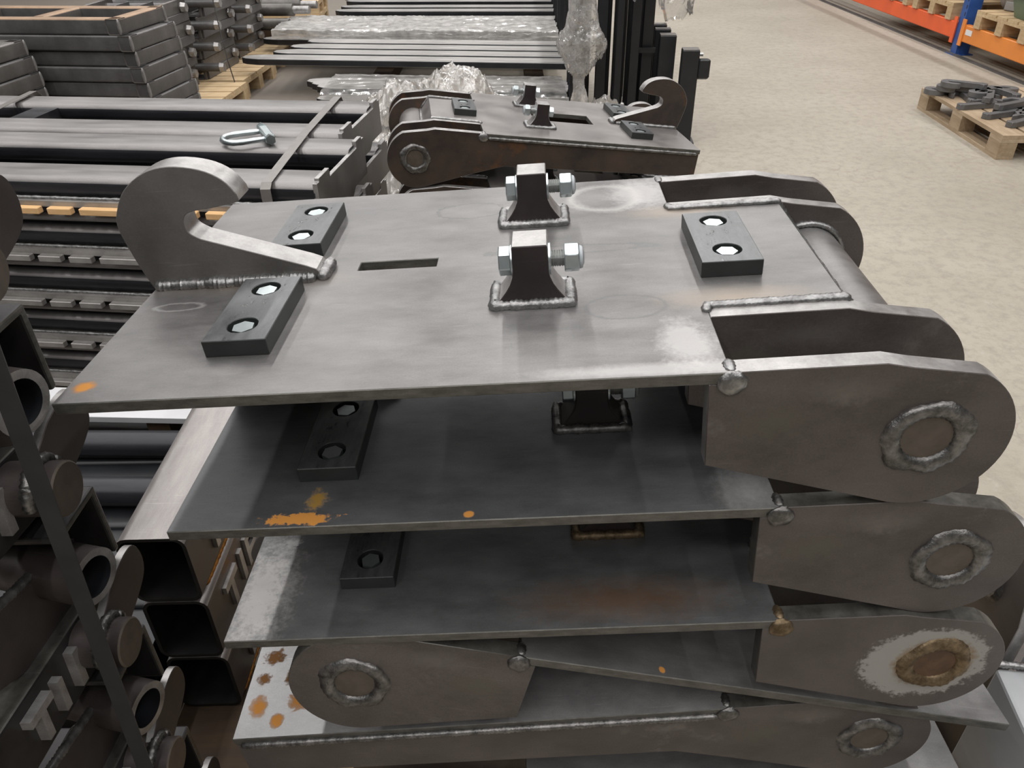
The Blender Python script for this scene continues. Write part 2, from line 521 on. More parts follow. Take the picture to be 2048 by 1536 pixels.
def bm_bead(bm, path, r, seed=0, step=0.0028, n=8, rip=0.10, flat=1.0, closed=False, mi=0):
    """Weld bead: a rippled tube along a polyline."""
    pts = [Vector(p) for p in path]
    if closed:
        pts = pts + [pts[0]]
    out = []
    for i in range(len(pts) - 1):
        L_ = (pts[i + 1] - pts[i]).length
        k = max(1, int(L_ / step))
        for s in range(k):
            out.append(pts[i].lerp(pts[i + 1], s / k))
    if not closed:
        out.append(pts[-1])
    rings = []
    M_ = len(out)
    for i, p in enumerate(out):
        a = out[i - 1] if (i > 0 or closed) else out[i]
        b = out[(i + 1) % M_] if (i < M_ - 1 or closed) else out[i]
        d = (b - a).normalized()
        ref = Vector((0, 0, 1)) if abs(d.z) < .8 else Vector((1, 0, 0))
        s = d.cross(ref).normalized()
        t = s.cross(d)
        nz = noise.noise(p * 90 + Vector((seed * 3.1, 0, 0)))
        rr = r * (1 + rip * (1 if i % 2 else -1) + .22 * nz)
        if not closed:
            e = min(i, M_ - 1 - i)
            rr *= (0.45, 0.8, 0.95)[e] if e < 3 else 1
        rings.append([bm.verts.new(p + rr * (math.cos(2 * math.pi * k / n) * s + flat * math.sin(2 * math.pi * k / n) * t)) for k in range(n)])
    rng = range(M_) if closed else range(M_ - 1)
    for i in rng:
        A, B = rings[i], rings[(i + 1) % M_]
        for k in range(n):
            j = (k + 1) % n
            bm.faces.new((A[k], A[j], B[j], B[k])).material_index = mi
    if not closed:
        bm.faces.new(rings[0][::-1])
        bm.faces.new(rings[-1])

def bead(name, path, r, mat='weld', seed=0, **kw):
    bm = bmesh.new()
    bm_bead(bm, path, r, seed, **kw)
    return finish(bm, name, [mat], 60)

def blob(name, loc, rx, ry, rz, mat='weld', seed=0):
    bm = bmesh.new()
    bmesh.ops.create_icosphere(bm, subdivisions=3, radius=1)
    for v in bm.verts:
        k = 1 + .18 * noise.noise(v.co * 2.2 + Vector((seed, 0, 0)))
        v.co = Vector((v.co.x * rx * k, v.co.y * ry * k, v.co.z * rz * k)) + Vector(loc)
    return finish(bm, name, [mat], 60)

def hexpts(cu, cv, af, a0=math.pi / 6):
    return circ(cu, cv, af / 2 / math.cos(math.pi / 6), 6, True, a0)

def smooth_poly(pts, idx, n=5):
    """Catmull-Rom between the points whose index is in idx (segment starts)."""
    out = []
    N_ = len(pts)
    for i in range(N_):
        p1, p2 = Vector(pts[i]), Vector(pts[(i + 1) % N_])
        out.append(tuple(p1))
        if i in idx:
            p0 = Vector(pts[i - 1]) if (i - 1) in idx else p1
            p3 = Vector(pts[(i + 2) % N_]) if (i + 1) in idx else p2
            for k in range(1, n):
                t = k / n
                q = 0.5 * ((2 * p1) + (p2 - p0) * t + (2 * p0 - 5 * p1 + 4 * p2 - p3) * t * t + (3 * p1 - p0 - 3 * p2 + p3) * t ** 3)
                out.append(tuple(q))
    return out

def rrect(w_, h_, r, n=4):
    pts = []
    for cx, cy, a in ((w_ / 2 - r, h_ / 2 - r, 0), (-w_ / 2 + r, h_ / 2 - r, 90), (-w_ / 2 + r, -h_ / 2 + r, 180), (w_ / 2 - r, -h_ / 2 + r, 270)):
        for k in range(n + 1):
            an = rad(a + 90 * k / n)
            pts.append((cx + r * math.cos(an), cy + r * math.sin(an)))
    return pts

RHSC = {}
def rhs_mesh(name, w_, h_, r, t, L_, axis, mats, top_mi=None):
    """Hollow rounded rectangular tube along axis from 0 to L. mats[0] sides; top_mi for upward faces; last = rim"""
    key = (name, w_, h_, r, t, round(L_, 4), axis, tuple(mats), top_mi)
    if key in RHSC:
        return RHSC[key]
    bm = bmesh.new()
    o, i = rrect(w_, h_, r), rrect(w_ - 2 * t, h_ - 2 * t, max(.002, r - t))
    def P(u, v, d):
        return {'y': (u, d, v), 'x': (d, u, v), 'z': (u, v, d)}[axis]
    R = []
    for lp in (o, i):
        for d in (0, L_):
            R.append([bm.verts.new(P(u, v, d)) for u, v in lp])
    n = len(o)
    for k in range(n):
        j = (k + 1) % n
        f = bm.faces.new((R[0][k], R[0][j], R[1][j], R[1][k]))
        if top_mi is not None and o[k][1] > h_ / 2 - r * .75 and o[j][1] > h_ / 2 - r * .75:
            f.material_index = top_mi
        bm.faces.new((R[2][k], R[2][j], R[3][j], R[3][k])).material_index = len(mats) - 1
        for a, b in ((0, 2), (1, 3)):
            bm.faces.new((R[a][k], R[a][j], R[b][j], R[b][k])).material_index = len(mats) - 1
    RHSC[key] = finish(bm, name, mats, 50)
    return RHSC[key]

# ------------------------------------------------------------------ the hall
def slab(name, x0, x1, y0, y1, z0, z1, mat):
    return struct(obj(name, box_mesh(name, x0, x1, y0, y1, z0, z1, [mat])))
slab('floor', -14, 16, -9, 24, -0.2, 0, 'concrete')
slab('ceiling', -14, 16, -9, 24, 7.0, 7.2, 'hall_ceiling')
slab('wall_left', -14.2, -14, -9, 24, 0, 7, 'hall_wall')
slab('wall_right', 16, 16.2, -9, 24, 0, 7, 'hall_wall')
slab('wall_back', -14, 16, 24, 24.2, 0, 7, 'hall_wall')
slab('wall_front', -14, 16, -9.2, -9, 0, 7, 'hall_wall')

# ------------------------------------------------------------------ hook brackets
W = 0.566
TP = 0.0135
LUG_T = 0.0235
LUG_OUT = [(.689, 0), (.838, .002), (.872, -.002), (.905, -.008)]
_c = (.888, -.092)
_r = .088
LUG_ARC = [(_c[0] + _r * math.cos(rad(a)), _c[1] + _r * math.sin(rad(a))) for a in range(66, -106, -6)]
LUG_OUT = [(.689, 0), (.836, .002), (.862, -.004)] + LUG_ARC[1:] + [(.670, -.116), (.668, -.0136), (.689, -.0136)]
BOX_OUT = [(.689, 0), (.836, .002), (.862, -.004)] + LUG_ARC[1:] + [(.70, -.120), (.62, -.095), (.003, -.085), (.003, -.0136), (.689, -.0136)]
HOOK = [(-.003, 0), (-.009, .020), (-.016, .050), (-.021, .085), (-.014, .107), (.004, .132), (.034, .151), (.066, .157), (.103, .151),
        (.128, .137), (.141, .118), (.142, .110), (.134, .107), (.104, .1025), (.083, .1005), (.070, .096), (.0645, .086), (.067, .073),
        (.080, .0635), (.205, .0195), (.217, .014), (.222, .006), (.222, 0)]
HOOK_S = smooth_poly(HOOK, {0, 1, 2, 3, 4, 5, 6, 7, 8, 9, 13, 14, 15, 16, 17}, 4)
_dh = [(.042, 0), (.0415, .003), (.0360, .010), (.0300, .018), (.0248, .0265), (.0215, .035), (.0203, .043), (.0202, .0735)]
DOG = [(-u, v) for u, v in _dh] + [(u, v) for u, v in reversed(_dh)]
DOG_X = .495
DOGS_Y = (.160, .400)
CACHE = {}

def cached(key, fn):
    if key not in CACHE:
        CACHE[key] = fn()
    return CACHE[key]

def thread_mesh(x0, x1, y, z, r):
    bm = bmesh.new()
    n = int((x1 - x0) / .0013)
    prev = None
    for i in range(n + 1):
        x = x0 + (x1 - x0) * i / n
        rr = r if i % 2 else r * .86
        ring = [bm.verts.new((x, y + rr * math.cos(2 * math.pi * k / 16), z + rr * math.sin(2 * math.pi * k / 16))) for k in range(16)]
        if prev:
            for k in range(16):
                j = (k + 1) % 16
                bm.faces.new((prev[k], prev[j], ring[j], ring[k]))
        prev = ring
    return finish(bm, 'bolt_thread', ['zinc_dull'])

def washer_mesh(x0, x1, y, z, ro, ri):
    bm = bmesh.new()
    bm_pipe(bm, (x0, y, z), (x1, y, z), ro, ri, 24)
    return finish(bm, 'washer', ['zinc'], 40)

def pad_mesh():
    bm = bmesh.new()
    o = [(-.036, -.077), (.036, -.077), (.036, .077), (-.036, .077)]
    bm_prism(bm, o, [circ(0, -.043, .0172, 24, False), circ(0, .047, .0172, 24, False)], 0, .020, 'z', 0, 1)
    return finish(bm, 'pad', ['pad_lit_top', 'pad_side'])

def bolt_head_mesh():
    bm = bmesh.new()
    bm_cyl(bm, (0, 0, 0), (0, 0, .003), .0145, None, 20)
    bm_prism(bm, hexpts(0, 0, .0225, .35), [], .003, .0175, 'z', 0, 0)
    return finish(bm, 'bolt_head', ['zinc'])

def weld_ring_mesh(seed, mat):
    bm = bmesh.new()
    N_ = 56
    cx, cz = .891, -.090
    rings = []
    for i in range(N_):
        a = 2 * math.pi * i / N_
        ring = []
        for k in range(9):
            ph = math.pi * k / 8
            nz = noise.noise(Vector((math.cos(a) * 2.2 + seed, math.sin(a) * 2.2, k * .3)))
            R_ = .0355 + .0023 * nz
            w_ = .0100 * (1 + .28 * nz + (.05 if i % 2 else -.05))
            rr = R_ - w_ * math.cos(ph)
            dep = .0065 * math.sin(ph) * (1 + .3 * nz + (.10 if i % 2 else -.10))
            ring.append(bm.verts.new((cx + rr * math.cos(a), -dep + .0006, cz + rr * math.sin(a))))
        rings.append(ring)
    for i in range(N_):
        A, B = rings[i], rings[(i + 1) % N_]
        for k in range(8):
            bm.faces.new((A[k], A[k + 1], B[k + 1], B[k]))
    return finish(bm, 'weld_ring', [mat], 70)

def make_bracket(label, T, yaw, tx, ty, plate='plate_steel_top', edge='cut_edge', lug='mill_brown', lug_edge='bright_edge', hookm='hook_face',
                 box=False, lugfront=None, seed=0, weldm='weld', pinf='pin_face', ringm='weld_dark', group='steel hook brackets', detail=True, beadm=None):
    R = thing('hook_bracket', label, 'bracket', T, (rad(tx), rad(ty), rad(yaw)), group)
    beadm = beadm or weldm
    # deck plate
    ol = [(0, 0), (.689, 0), (.689, .133), (.842, .133), (.842, W - .133), (.689, W - .133), (.689, W), (0, W)]
    slot = [(.265, .281), (.265, .307), (.368, .307), (.368, .281)] if not box else [(.30, .225), (.30, .34), (.50, .34), (.50, .225)]
    me = cached(('plate', plate, edge, box), lambda: prism('deck_plate', ol, -TP, 0, 'z', [plate, edge], [slot]))
    obj('deck_plate', me, R, bevel=.0010)
    # bent-down flap on the cross tube
    fl = [(.842, 0), (.866, -.040), (.854, -.046), (.836, -TP)]
    obj('bent_flap', cached(('flap', plate), lambda: prism('bent_flap', fl, .133, W - .133, 'y', [edge, plate])), R)
    bmk = ('tube', plate)
    def tube():
        bm = bmesh.new()
        bm_pipe(bm, (.889, .133, -.089), (.889, W - .133, -.089), .050, .040, 32)
        return finish(bm, 'cross_tube', [plate], 40)
    obj('cross_tube', cached(bmk, tube), R)
    # lugs
    ys = ((0, LUG_T), (.111, .133), (W - .133, W - .111), (W - LUG_T, W))
    for i, (a, b) in enumerate(ys):
        lm = lugfront if (lugfront and i == 0) else lug
        out_ = BOX_OUT if (box and i in (0, 3)) else LUG_OUT
        me = cached(('lug', i, lm, lug_edge, box), lambda: prism('lug_plate', out_, a, b, 'y', [lm, lug_edge], smooth=30))
        lo = obj('lug_plate', me, R, bevel=.0008)
        if i in (0, 3):
            s = 1 if i == 0 else -1
            wr = obj('weld_ring', cached(('wr', seed % 3, ringm), lambda: weld_ring_mesh(seed % 3 * 2.7, ringm)), lo)
            wr.location = (0, 0 if i == 0 else W, 0)
            wr.scale = (1, s, 1)
            pf = obj('pin_end', cached(('pin', pinf, i), lambda: cyl('pin_end', (.891, (.004 if i == 0 else W - .004), -.090), (.891, (-.0006 if i == 0 else W + .0006), -.090), .029, [pinf], 32)), lo)
            jw = obj('weld_bead', cached(('jw', i, beadm, seed % 3), lambda: blob('weld_bead', (.690, (0.0 if i == 0 else W), -.012), .015, .0055, .014, beadm, seed)), lo)
            jt = obj('weld_bead', cached(('jt', i, beadm), lambda: bead('weld_bead', [(.689, .003 if i == 0 else W - .003, .0), (.689, LUG_T if i == 0 else W - LUG_T, .0)], .0060, beadm, seed, flat=.6)), lo)
        else:
            yy = .136 if i == 1 else W - .136
            pth = [(.686, yy - (.014 if i == 1 else -.014), .001), (.690, yy, .001), (.840, yy, .003), (.867, yy, -.037)]
            if i == 2:
                pth += [(.889 + .054 * math.cos(rad(q)), yy, -.089 + .054 * math.sin(rad(q))) for q in range(110, -20, -13)]
            obj('weld_bead', cached(('lw', i, weldm), lambda: bead('weld_bead', pth, .0062, weldm, seed + i, flat=.75)), lo)
    obj('weld_bead', cached(('fw', weldm), lambda: bead('weld_bead', [(.868, .14, -.041), (.868, W - .14, -.041)], .0052, weldm, 4)), R)
    if box:
        for yy in (-.001, W + .001):
            obj('weld_bead', cached(('bx', yy, ringm), lambda: bead('weld_bead', [(.01, yy, -.0135), (.675, yy, -.0135)], .0055, ringm, 9)), R)
    # hook with weld beads
    hy0, hy1 = .2635, .3025
    h = obj('hook', cached(('hook', hookm, lug_edge), lambda: prism('hook', HOOK_S, hy0, hy1, 'y', [hookm, lug_edge], smooth=28)), R, bevel=.0008)
    obj('weld_bead', cached(('hw0', beadm), lambda: bead('weld_bead', [(.002, hy0 - .003, .003), (.215, hy0 - .003, .003)], .0085, beadm, 2)), h)
    obj('weld_bead', cached(('hw1', beadm), lambda: bead('weld_bead', [(.002, hy1 + .003, .003), (.215, hy1 + .003, .003)], .0075, beadm, 3)), h)
    obj('weld_bead', cached(('hw2', weldm), lambda: bead('weld_bead', [(.224, hy0 - .006, .004), (.225, hy1 + .006, .004)], .0085, weldm, 5)), h)
    # bolted pads
    for (px, py) in ((.171, .1555), (.171, .410), (.731, .283)):
        p = obj('pad', cached('pad', pad_mesh), R, (px, py, 0), bevel=.0008)
        for dy in (-.043, .047):
            obj('bolt_head', cached('bh', bolt_head_mesh), p, (0, dy, .0003), (0, 0, rnd.uniform(0, 1)))
    # bolted dogs
    for k, y0 in enumerate(DOGS_Y if not box else (.115, .400)):
        y1 = y0 + .046
        yc = y0 + .023
        zc = .047
        d = obj('bolt_dog', cached(('dog', k, lug_edge, box), lambda: prism('bolt_dog', [(DOG_X + u, v) for u, v in DOG], y0, y1, 'y', ['mill_brown_dark', lug_edge], smooth=25)), R, bevel=.0012)
        obj('bolt_head', cached(('dh', k, box), lambda: prism('bolt_head', hexpts(yc, zc, .030, .2), .4585, .4725, 'x', ['zinc', 'zinc'])), d, bevel=.0012)
        obj('washer', cached(('w0', k, box), lambda: washer_mesh(.4725, .4750, yc, zc, .0185, .0105)), d)
        obj('washer', cached(('w1', k, box), lambda: washer_mesh(.5155, .5180, yc, zc, .0185, .0105)), d)
        obj('bolt_thread', cached(('th', k, box), lambda: thread_mesh(.475, .556, yc, zc, .0098)), d)
        def nut():
            bm = bmesh.new()
            bm_prism(bm, hexpts(yc, zc, .030, .45), [], .5335, .5505, 'x', 0, 0)
            bm_cyl(bm, (.5505, yc, zc), (.5550, yc, zc), .0140, .0120, 24, True, 1)
            return finish(bm, 'nut', ['zinc', 'nylon'], 30)
        obj('nut', cached(('nut', k, box), nut), d, bevel=.0012)
        hw = .044
        loop = [(DOG_X - hw, y0 - .004, .003), (DOG_X + hw, y0 - .004, .003), (DOG_X + hw, y1 + .004, .003), (DOG_X - hw, y1 + .004, .003)]
        obj('weld_bead', cached(('dw', k, beadm, box), lambda: bead('weld_bead', loop, .0068, beadm, 7 + k, closed=True)), d)
    return R

def pose(T, yaw, tx, ty):
    return dict(T=T, yaw=yaw, tx=tx, ty=ty)

make_bracket('topmost hook bracket of the near stack, its whole grey deck plate showing',
             **pose((-.474, .649, 1.05), -2.19, .09, -3.48), seed=0)
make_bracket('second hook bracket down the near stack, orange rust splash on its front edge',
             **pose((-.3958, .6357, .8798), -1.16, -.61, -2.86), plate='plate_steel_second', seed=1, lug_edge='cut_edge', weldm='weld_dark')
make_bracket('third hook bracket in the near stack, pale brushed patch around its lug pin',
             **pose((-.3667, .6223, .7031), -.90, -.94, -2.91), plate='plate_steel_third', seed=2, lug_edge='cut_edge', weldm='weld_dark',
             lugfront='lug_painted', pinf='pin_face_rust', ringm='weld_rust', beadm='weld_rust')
make_bracket('sloping hook bracket in the near stack turned round, its round lug at left',
             **pose((.6751, 1.1761, .4736), 179.35, 3.98, -13.06), plate='plate_steel_fourth', seed=3, lug_edge='cut_edge', weldm='weld_dark')
make_bracket('box-sided bracket low in the near stack, rust spots on its pale left corner',
             **pose((-.4013, .6225, .4912), -.25, .04, -4.74), plate='plate_steel_fifth', box=True, seed=4, lug_edge='cut_edge', weldm='weld_dark')
make_bracket('lowest bracket of the near stack, only a grey plate corner showing at right',
             **pose((.70, 1.175, .298), 180.0, 0.5, -2.0), plate='plate_steel_fourth', box=True, seed=5, lug_edge='cut_edge', weldm='weld_dark')

# ------------------------------------------------------------------ pallets
def make_pallet(label, loc, yaw=0, mat='pallet_wood', bottom=True, group='wooden pallets', L_=1.2, D_=.8, nb=5):
    """Euro pallet; long side along local x, origin at the centre on the ground."""
    R = thing('wooden_pallet', label, 'pallet', loc, (0, 0, rad(yaw)), group)
    bw = .145
    for i in range(nb):
        yc = -D_ / 2 + bw / 2 + i * (D_ - bw) / (nb - 1)
        obj('deck_board', box_mesh('deck_board', -L_ / 2, L_ / 2, -bw / 2, bw / 2, .122, .144, [mat]), R, (0, yc, 0), (0, 0, rnd.uniform(-.004, .004)))
    for xc in (-L_ / 2 + .0725, 0, L_ / 2 - .0725):
        obj('cross_board', box_mesh('cross_board', -.0725, .0725, -D_ / 2, D_ / 2, .100, .1215, [mat]), R, (xc, 0, 0))
        for yc in (-D_ / 2 + .05, 0, D_ / 2 - .05):
            obj('block', box_mesh('block', -.0725, .0725, -.05, .05, .022, .0995, [mat]), R, (xc, yc, 0))
    for yc in (-D_ / 2 + .05, 0, D_ / 2 - .05):
        obj('bottom_board', box_mesh('bottom_board', -L_ / 2, L_ / 2, -.05, .05, 0, .0215, [mat]), R, (0, yc, 0))
    return R

# ------------------------------------------------------------------ boxed tubes with raised letters beside the near stack
def letter_mesh(kind, s, d, mats, axis='x'):
    """Raised cut-plate letter; u runs along y, v along z; thickness d along +x."""
    bm = bmesh.new()
    t = .22 * s
    def bar(u0, u1, v0, v1):
        bm_prism(bm, [(u0, v0), (u1, v0), (u1, v1), (u0, v1)], [], 0, d, 'x', 0, 1)
    if kind == 'T':
        bm_prism(bm, [(-.45 * s, .5 * s), (-.45 * s, .5 * s - t), (-t / 2, .5 * s - t), (-t / 2, -.5 * s), (t / 2, -.5 * s), (t / 2, .5 * s - t), (.45 * s, .5 * s - t), (.45 * s, .5 * s)], [], 0, d, 'x', 0, 1)
    elif kind == 'I':
        bar(-t / 2, t / 2, -.5 * s, .5 * s)
    elif kind == 'A':
        bm_prism(bm, [(-.40 * s, -.5 * s), (-.18 * s, -.5 * s), (-.18 * s, -.22 * s), (.18 * s, -.22 * s), (.18 * s, -.5 * s), (.40 * s, -.5 * s), (.40 * s, .5 * s), (-.40 * s, .5 * s)],
                 [[(-.18 * s, 0), (-.18 * s, .28 * s), (.18 * s, .28 * s), (.18 * s, 0)]], 0, d, 'x', 0, 1)
    return finish(bm, 'letter', mats)
LET = {k: letter_mesh(k, .075, .008, ['bright_edge', 'bright_edge']) for k in 'TIA'}
TW, TH, TL = .122, .160, 1.0
for i, (word, dx) in enumerate((('top', 0), ('middle', .012), ('bottom', .022))):
    z = .075 + TH * (2 - i) + TH / 2
    R = thing('box_tube', '%s of the three open-ended steel box tubes with raised letters on the side' % word, 'steel tube', (-.630 + dx * .2, .954, z - TH / 2), (0, 0, rad(.5)), 'lettered box tubes')
    obj('tube_body', rhs_mesh('tube_body', TW, TH - .002, .022, .007, TL, 'y', ['rhs_side', 'rhs_lit_top', 'rhs_hollow_shade'], 1), R, (0, 0, TH / 2))
    for ch, yy in (('T', .10), ('I', .165), ('A', .225)):
        obj('letter', LET[ch], R, (TW / 2 - .0005, yy, TH / 2), (0, 0, 0))
    obj('weld_bead', bead('weld_bead', [(TW / 2 - .004, .03, .010), (TW / 2 - .004, TL - .05, .010)], .005, 'weld_rust_orange', i, step=.008), R)
for yy, hw, word in ((.88, .17, 'near'), (1.75, .05, 'far')):
    tag(obj('timber_bearer', box_mesh('timber_bearer', -.69, -.47, yy - hw, yy + hw, 0, .0745, ['pallet_wood_dark'])), 'dark timber bearer under the lettered box tubes, %s one' % word, 'timber')
make_pallet('pale pallet standing on the floor under the near stack of brackets', (.16, .98, 0), 0, 'pallet_wood')

# ------------------------------------------------------------------ welded attachment frames at the left edge, strapped in a pile
def left_frame(label, y0, zc):
    R = thing('attachment_frame', label, 'steel frame', (-.52, y0, zc), (0, 0, 0), 'attachment frames strapped at the left edge')
    # local: ring at origin, x to the right
    def ring():
        bm = bmesh.new()
        bm_pipe(bm, (-.13, 0, 0), (0, 0, 0), .0365, .0265, 32, 0, 1, 2)
        return finish(bm, 'bush_ring', ['left_brown', 'black_paint', 'bright_edge'], 40)
    obj('bush_ring', cached('lf_ring', ring), R, (0.004, 0, 0), (0, 0, rad(-14)))
    L_ = [(.085, .075), (-.010, .075), (-.010, .065), (.075, .065), (.075, -.035), (.085, -.035)]
    obj('angle_bar', cached('lf_ang', lambda: prism('angle_bar', L_, -.55, -.012, 'x', ['cut_edge', 'left_dark'])), R, bevel=.003, seg=2)
    gus = [(.075, -.008), (-.078, .030), (-.30, .085), (-.30, -.03), (-.13, -.041), (-.048, -.085), (.012, -.127), (.06, -.10)]
    g = obj('gusset_plate', cached('lf_gus', lambda: prism('gusset_plate', gus, -.072, -.060, 'x', ['left_brown', 'bright_edge'])), R)
    obj('weld_bead', cached('lf_gw', lambda: bead('weld_bead', [(-.064, .07, -.004), (-.064, -.078, .034), (-.064, -.28, .083)], .006, 'weld', 3)), g)
    beam = [(.02, -.075), (-.30, -.045), (-.30, -.14), (.06, -.172), (.06, -.10)]
    b = obj('letter_beam', cached('lf_beam', lambda: prism('letter_beam', beam, -.14, -.042, 'x', ['left_dark', 'cut_edge'])), R, bevel=.003, seg=2)
    for ch, yy, zz, s in (('T', -.125, -.105, .9), ('I', -.085, -.110, .85), ('I', -.045, -.112, 1.0), ('A', -.005, -.115, .8)):
        l = obj('letter', LET[ch], b, (-.0425, yy, zz), (rad(-6), 0, 0))
        l.scale = (1.6, s * .75, s * .75)
    ear = smooth_poly([(-.03, -.10), (.004, -.072), (.040, -.054), (.080, -.047), (.106, -.053), (.117, -.078), (.111, -.105), (.084, -.121), (.035, -.135), (-.01, -.14)], {2, 3, 4, 5, 6, 7}, 4)
    obj('ear_plate', cached('lf_ear', lambda: prism('ear_plate', ear, -.020, -.008, 'x', ['left_brown', 'bright_edge'], smooth=30)), R, (0, 0, 0), bevel=.001)
    pin = obj('pin', cached('lf_pin', lambda: cyl('pin', (-.10, -.012, -.108), (.022, -.012, -.108), .0315, ['left_brown', 'pin_face'], 32, cap_mi=1)), R, bevel=.002)
    obj('weld_bead', cached('lf_pw', lambda: bead('weld_bead', [(-.004, -.012 + .033 * math.cos(rad(a)), -.108 + .033 * math.sin(rad(a))) for a in range(-20, 200, 15)], .008, 'weld_dark', 6)), pin)
    return R
for word, y0, zc in (('topmost', .688, 1.295), ('second from the top', .667, 1.040), ('third from the top', .658, .785), ('fourth from the top', .645, .535), ('lowest', .645, .285)):
    left_frame('dark welded frame with ring and pin, %s in the left edge pile' % word, y0, zc)
make_pallet('dark pallet under the strapped frames at the left edge', (-.95, .22, 0), 90, 'pallet_wood_dark', D_=.7)
sm = prism('strap', [(-.011, 0), (.011, 0), (.011, 1.45), (-.011, 1.45)], -.0006, .0006, 'y', ['strap_black'])
tag(obj('strap', sm, None, (-.555, .600, .02), (0, rad(4.2), 0)), 'flat black strap running down in front of the pile of frames at the left edge', 'strap')

# ------------------------------------------------------------------ low bundle behind the lettered tubes
for k, (yy, zz, word) in enumerate(((1.575, .272, 'farther'), (1.392, .272, 'nearer'))):
    tag(obj('round_tube', cyl('round_tube', (-2.2, yy + .05, zz), (-.70, yy, zz), .036, ['tube_blue'], 24)), 'dark round steel tube lying behind the lettered box tubes, %s one' % word, 'steel tube', 'dark round tubes')
for k in range(8):  # invented dark tubes that fill a shadowy gap over the floor
    yy = .905 + .118 * k
    o = obj('dark_fill_tube', rhs_mesh('dark_fill_tube', .115, .115, .014, .005, 1.5, 'x', ['black_paint', 'black_paint']), None, (-2.22, yy, .1778))
    tag(o, 'black square tube added to keep the gap behind the lettered box tubes dark', 'steel tube', 'black square tubes added as dark fill')
tag(obj('flat_bar', prism('flat_bar', [(-2.3, 1.72), (-.70, 1.62), (-.70, 1.74), (-2.3, 1.88)], .300, .318, 'z', ['white_steel']), bevel=.001), 'pale bright flat bar lying behind the pile corner of the top bracket', 'flat bar')
for bx, word in ((-1.75, 'left'), (-.95, 'right')):
    tag(obj('timber_support', box_mesh('timber_support', bx - .04, bx + .04, .85, 1.80, 0, .12, ['pallet_wood_dark'])), 'dark timber support under the flat bundle of square tubes, %s one' % word, 'timber')
    tag(obj('spacer', box_mesh('spacer', bx - .03, bx + .03, 1.66, 1.77, .2355, .2995, ['pallet_wood_dark'])), 'small dark timber spacer under the pale flat bar, %s one' % word, 'timber')

# ------------------------------------------------------------------ long two-tube frames with notched end plates, banded
def tube_frame(label, loc, yaw, rails):
    """Origin at the right near top corner; runs along -x."""
    R = thing('tube_frame', label, 'steel frame', loc, (0, 0, rad(yaw)), 'long banded tube frames')
    Lf, D, hT, wT = 2.5, .475, .062, .150
    for y in (wT / 2, D - wT / 2):
        obj('long_tube', rhs_mesh('long_tube', wT, hT, .024, .006, Lf, 'x', ['tube_blue', 'tube_lit_top', 'tube_blue'], 1), R, (-Lf, y, -hT / 2))
    for x in (-.004, -Lf - .012):
        pl = [(0, -.141), (.012, -.143), (.30, -.143), (.335, -.122), (D, -.122), (D, .002), (D - .025, .002), (D - .025, .012), (D - .085, .012), (D - .085, -.010), (.115, -.010), (.115, .014), (.02, .014), (.02, .004), (0, .004)]
        obj('end_plate', cached('tf_end', lambda: prism('end_plate', pl, 0, .014, 'x', ['frame_end', 'bright_edge'])), R, (x, 0, 0), bevel=.001)
    obj('cross_tube', cached('tf_x', lambda: box_mesh('cross_tube', -.05, .05, wT, D - wT, -.058, -.012, ['tube_blue'])), R, (-1.3, 0, 0))
    obj('back_web', cached('tf_web', lambda: box_mesh('back_web', -Lf, -.02, .060, .075, -.152, -.060, ['tube_blue'])), R)
    if rails:
        r = obj('notched_rail', cached('tf_rail', lambda: box_mesh('notched_rail', -Lf, -.02, -.022, .030, -.082, -.064, ['rail_steel'])), R)
        obj('weld_bead', cached('tf_rw', lambda: bead('weld_bead', [(-Lf, -.004, -.061), (-.03, -.004, -.061)], .007, 'weld', 2, step=.016)), r)
        obj('highlight_rod', cached('tf_rod', lambda: cyl('highlight_rod', (-Lf, .012, -.125), (-.02, .012, -.125), .014, ['tube_lit_top'], 12)), R)  # pale rod added as the highlight along a lower tube edge
        x = -.06
        k = 0
        while x > -Lf + .2:
            wd = (.075, .165, .075)[k % 3]
            obj('rail_tooth', cached(('tooth', rails, k % 3), lambda: box_mesh('rail_tooth', -wd, 0, -.046, -.0225, -.098, -.078, [rails])), r, (x, 0, 0), bevel=.002)
            x -= wd + .028
            k += 1
    return R
names = ('top', 'second', 'third', 'fourth', 'lowest')
for k in range(5):
    z = .757 - .159 * k
    tube_frame('long frame of two dark tubes, %s layer of the nearer column behind the hook' % names[k], (-.56 + (.0, .012, -.006, .01, 0)[k], 2.16, z - .004), -7.5, 'tooth_orange' if k == 0 else 'rail_steel')
    if k < 4:
        tube_frame('long frame of two dark tubes, %s layer of the farther column' % names[k], (-.575 + (.0, .015, -.004, .01, 0)[k], 2.66, z - .002), -7.5, None)
tf = tube_frame('long frame of two dark tubes, lowest layer of the farther column', (-.575, 2.66, .757 - .159 * 4 - .002), -7.5, None)

def strap_over(label, pts, wd, mat='strap_grey'):
    bm = bmesh.new()
    rows = []
    for (p, side) in pts:
        p, s = Vector(p), Vector(side).normalized() * wd / 2
        rows.append([bm.verts.new(p - s), bm.verts.new(p + s)])
    for a, b in zip(rows, rows[1:]):
        bm.faces.new((a[0], a[1], b[1], b[0]))
    o = obj('steel_strap', finish(bm, 'steel_strap', [mat]))
    md = o.modifiers.new('solid', 'SOLIDIFY')
    md.thickness = .0012
    tag(o, label, 'strap')
    o['group'] = 'straps over the tube frames'
    return o
sx = (1, 0, 0)
strap_over('flat grey packing strap over the right end of the long tube frames', [((-.700, 2.155, .10), sx), ((-.700, 2.155, .745), sx), ((-.698, 2.175, .760), sx), ((-.690, 2.66, .7655), sx), ((-.668, 3.155, .766), sx), ((-.667, 3.18, .74), sx), ((-.667, 3.18, .1), sx)], .03)
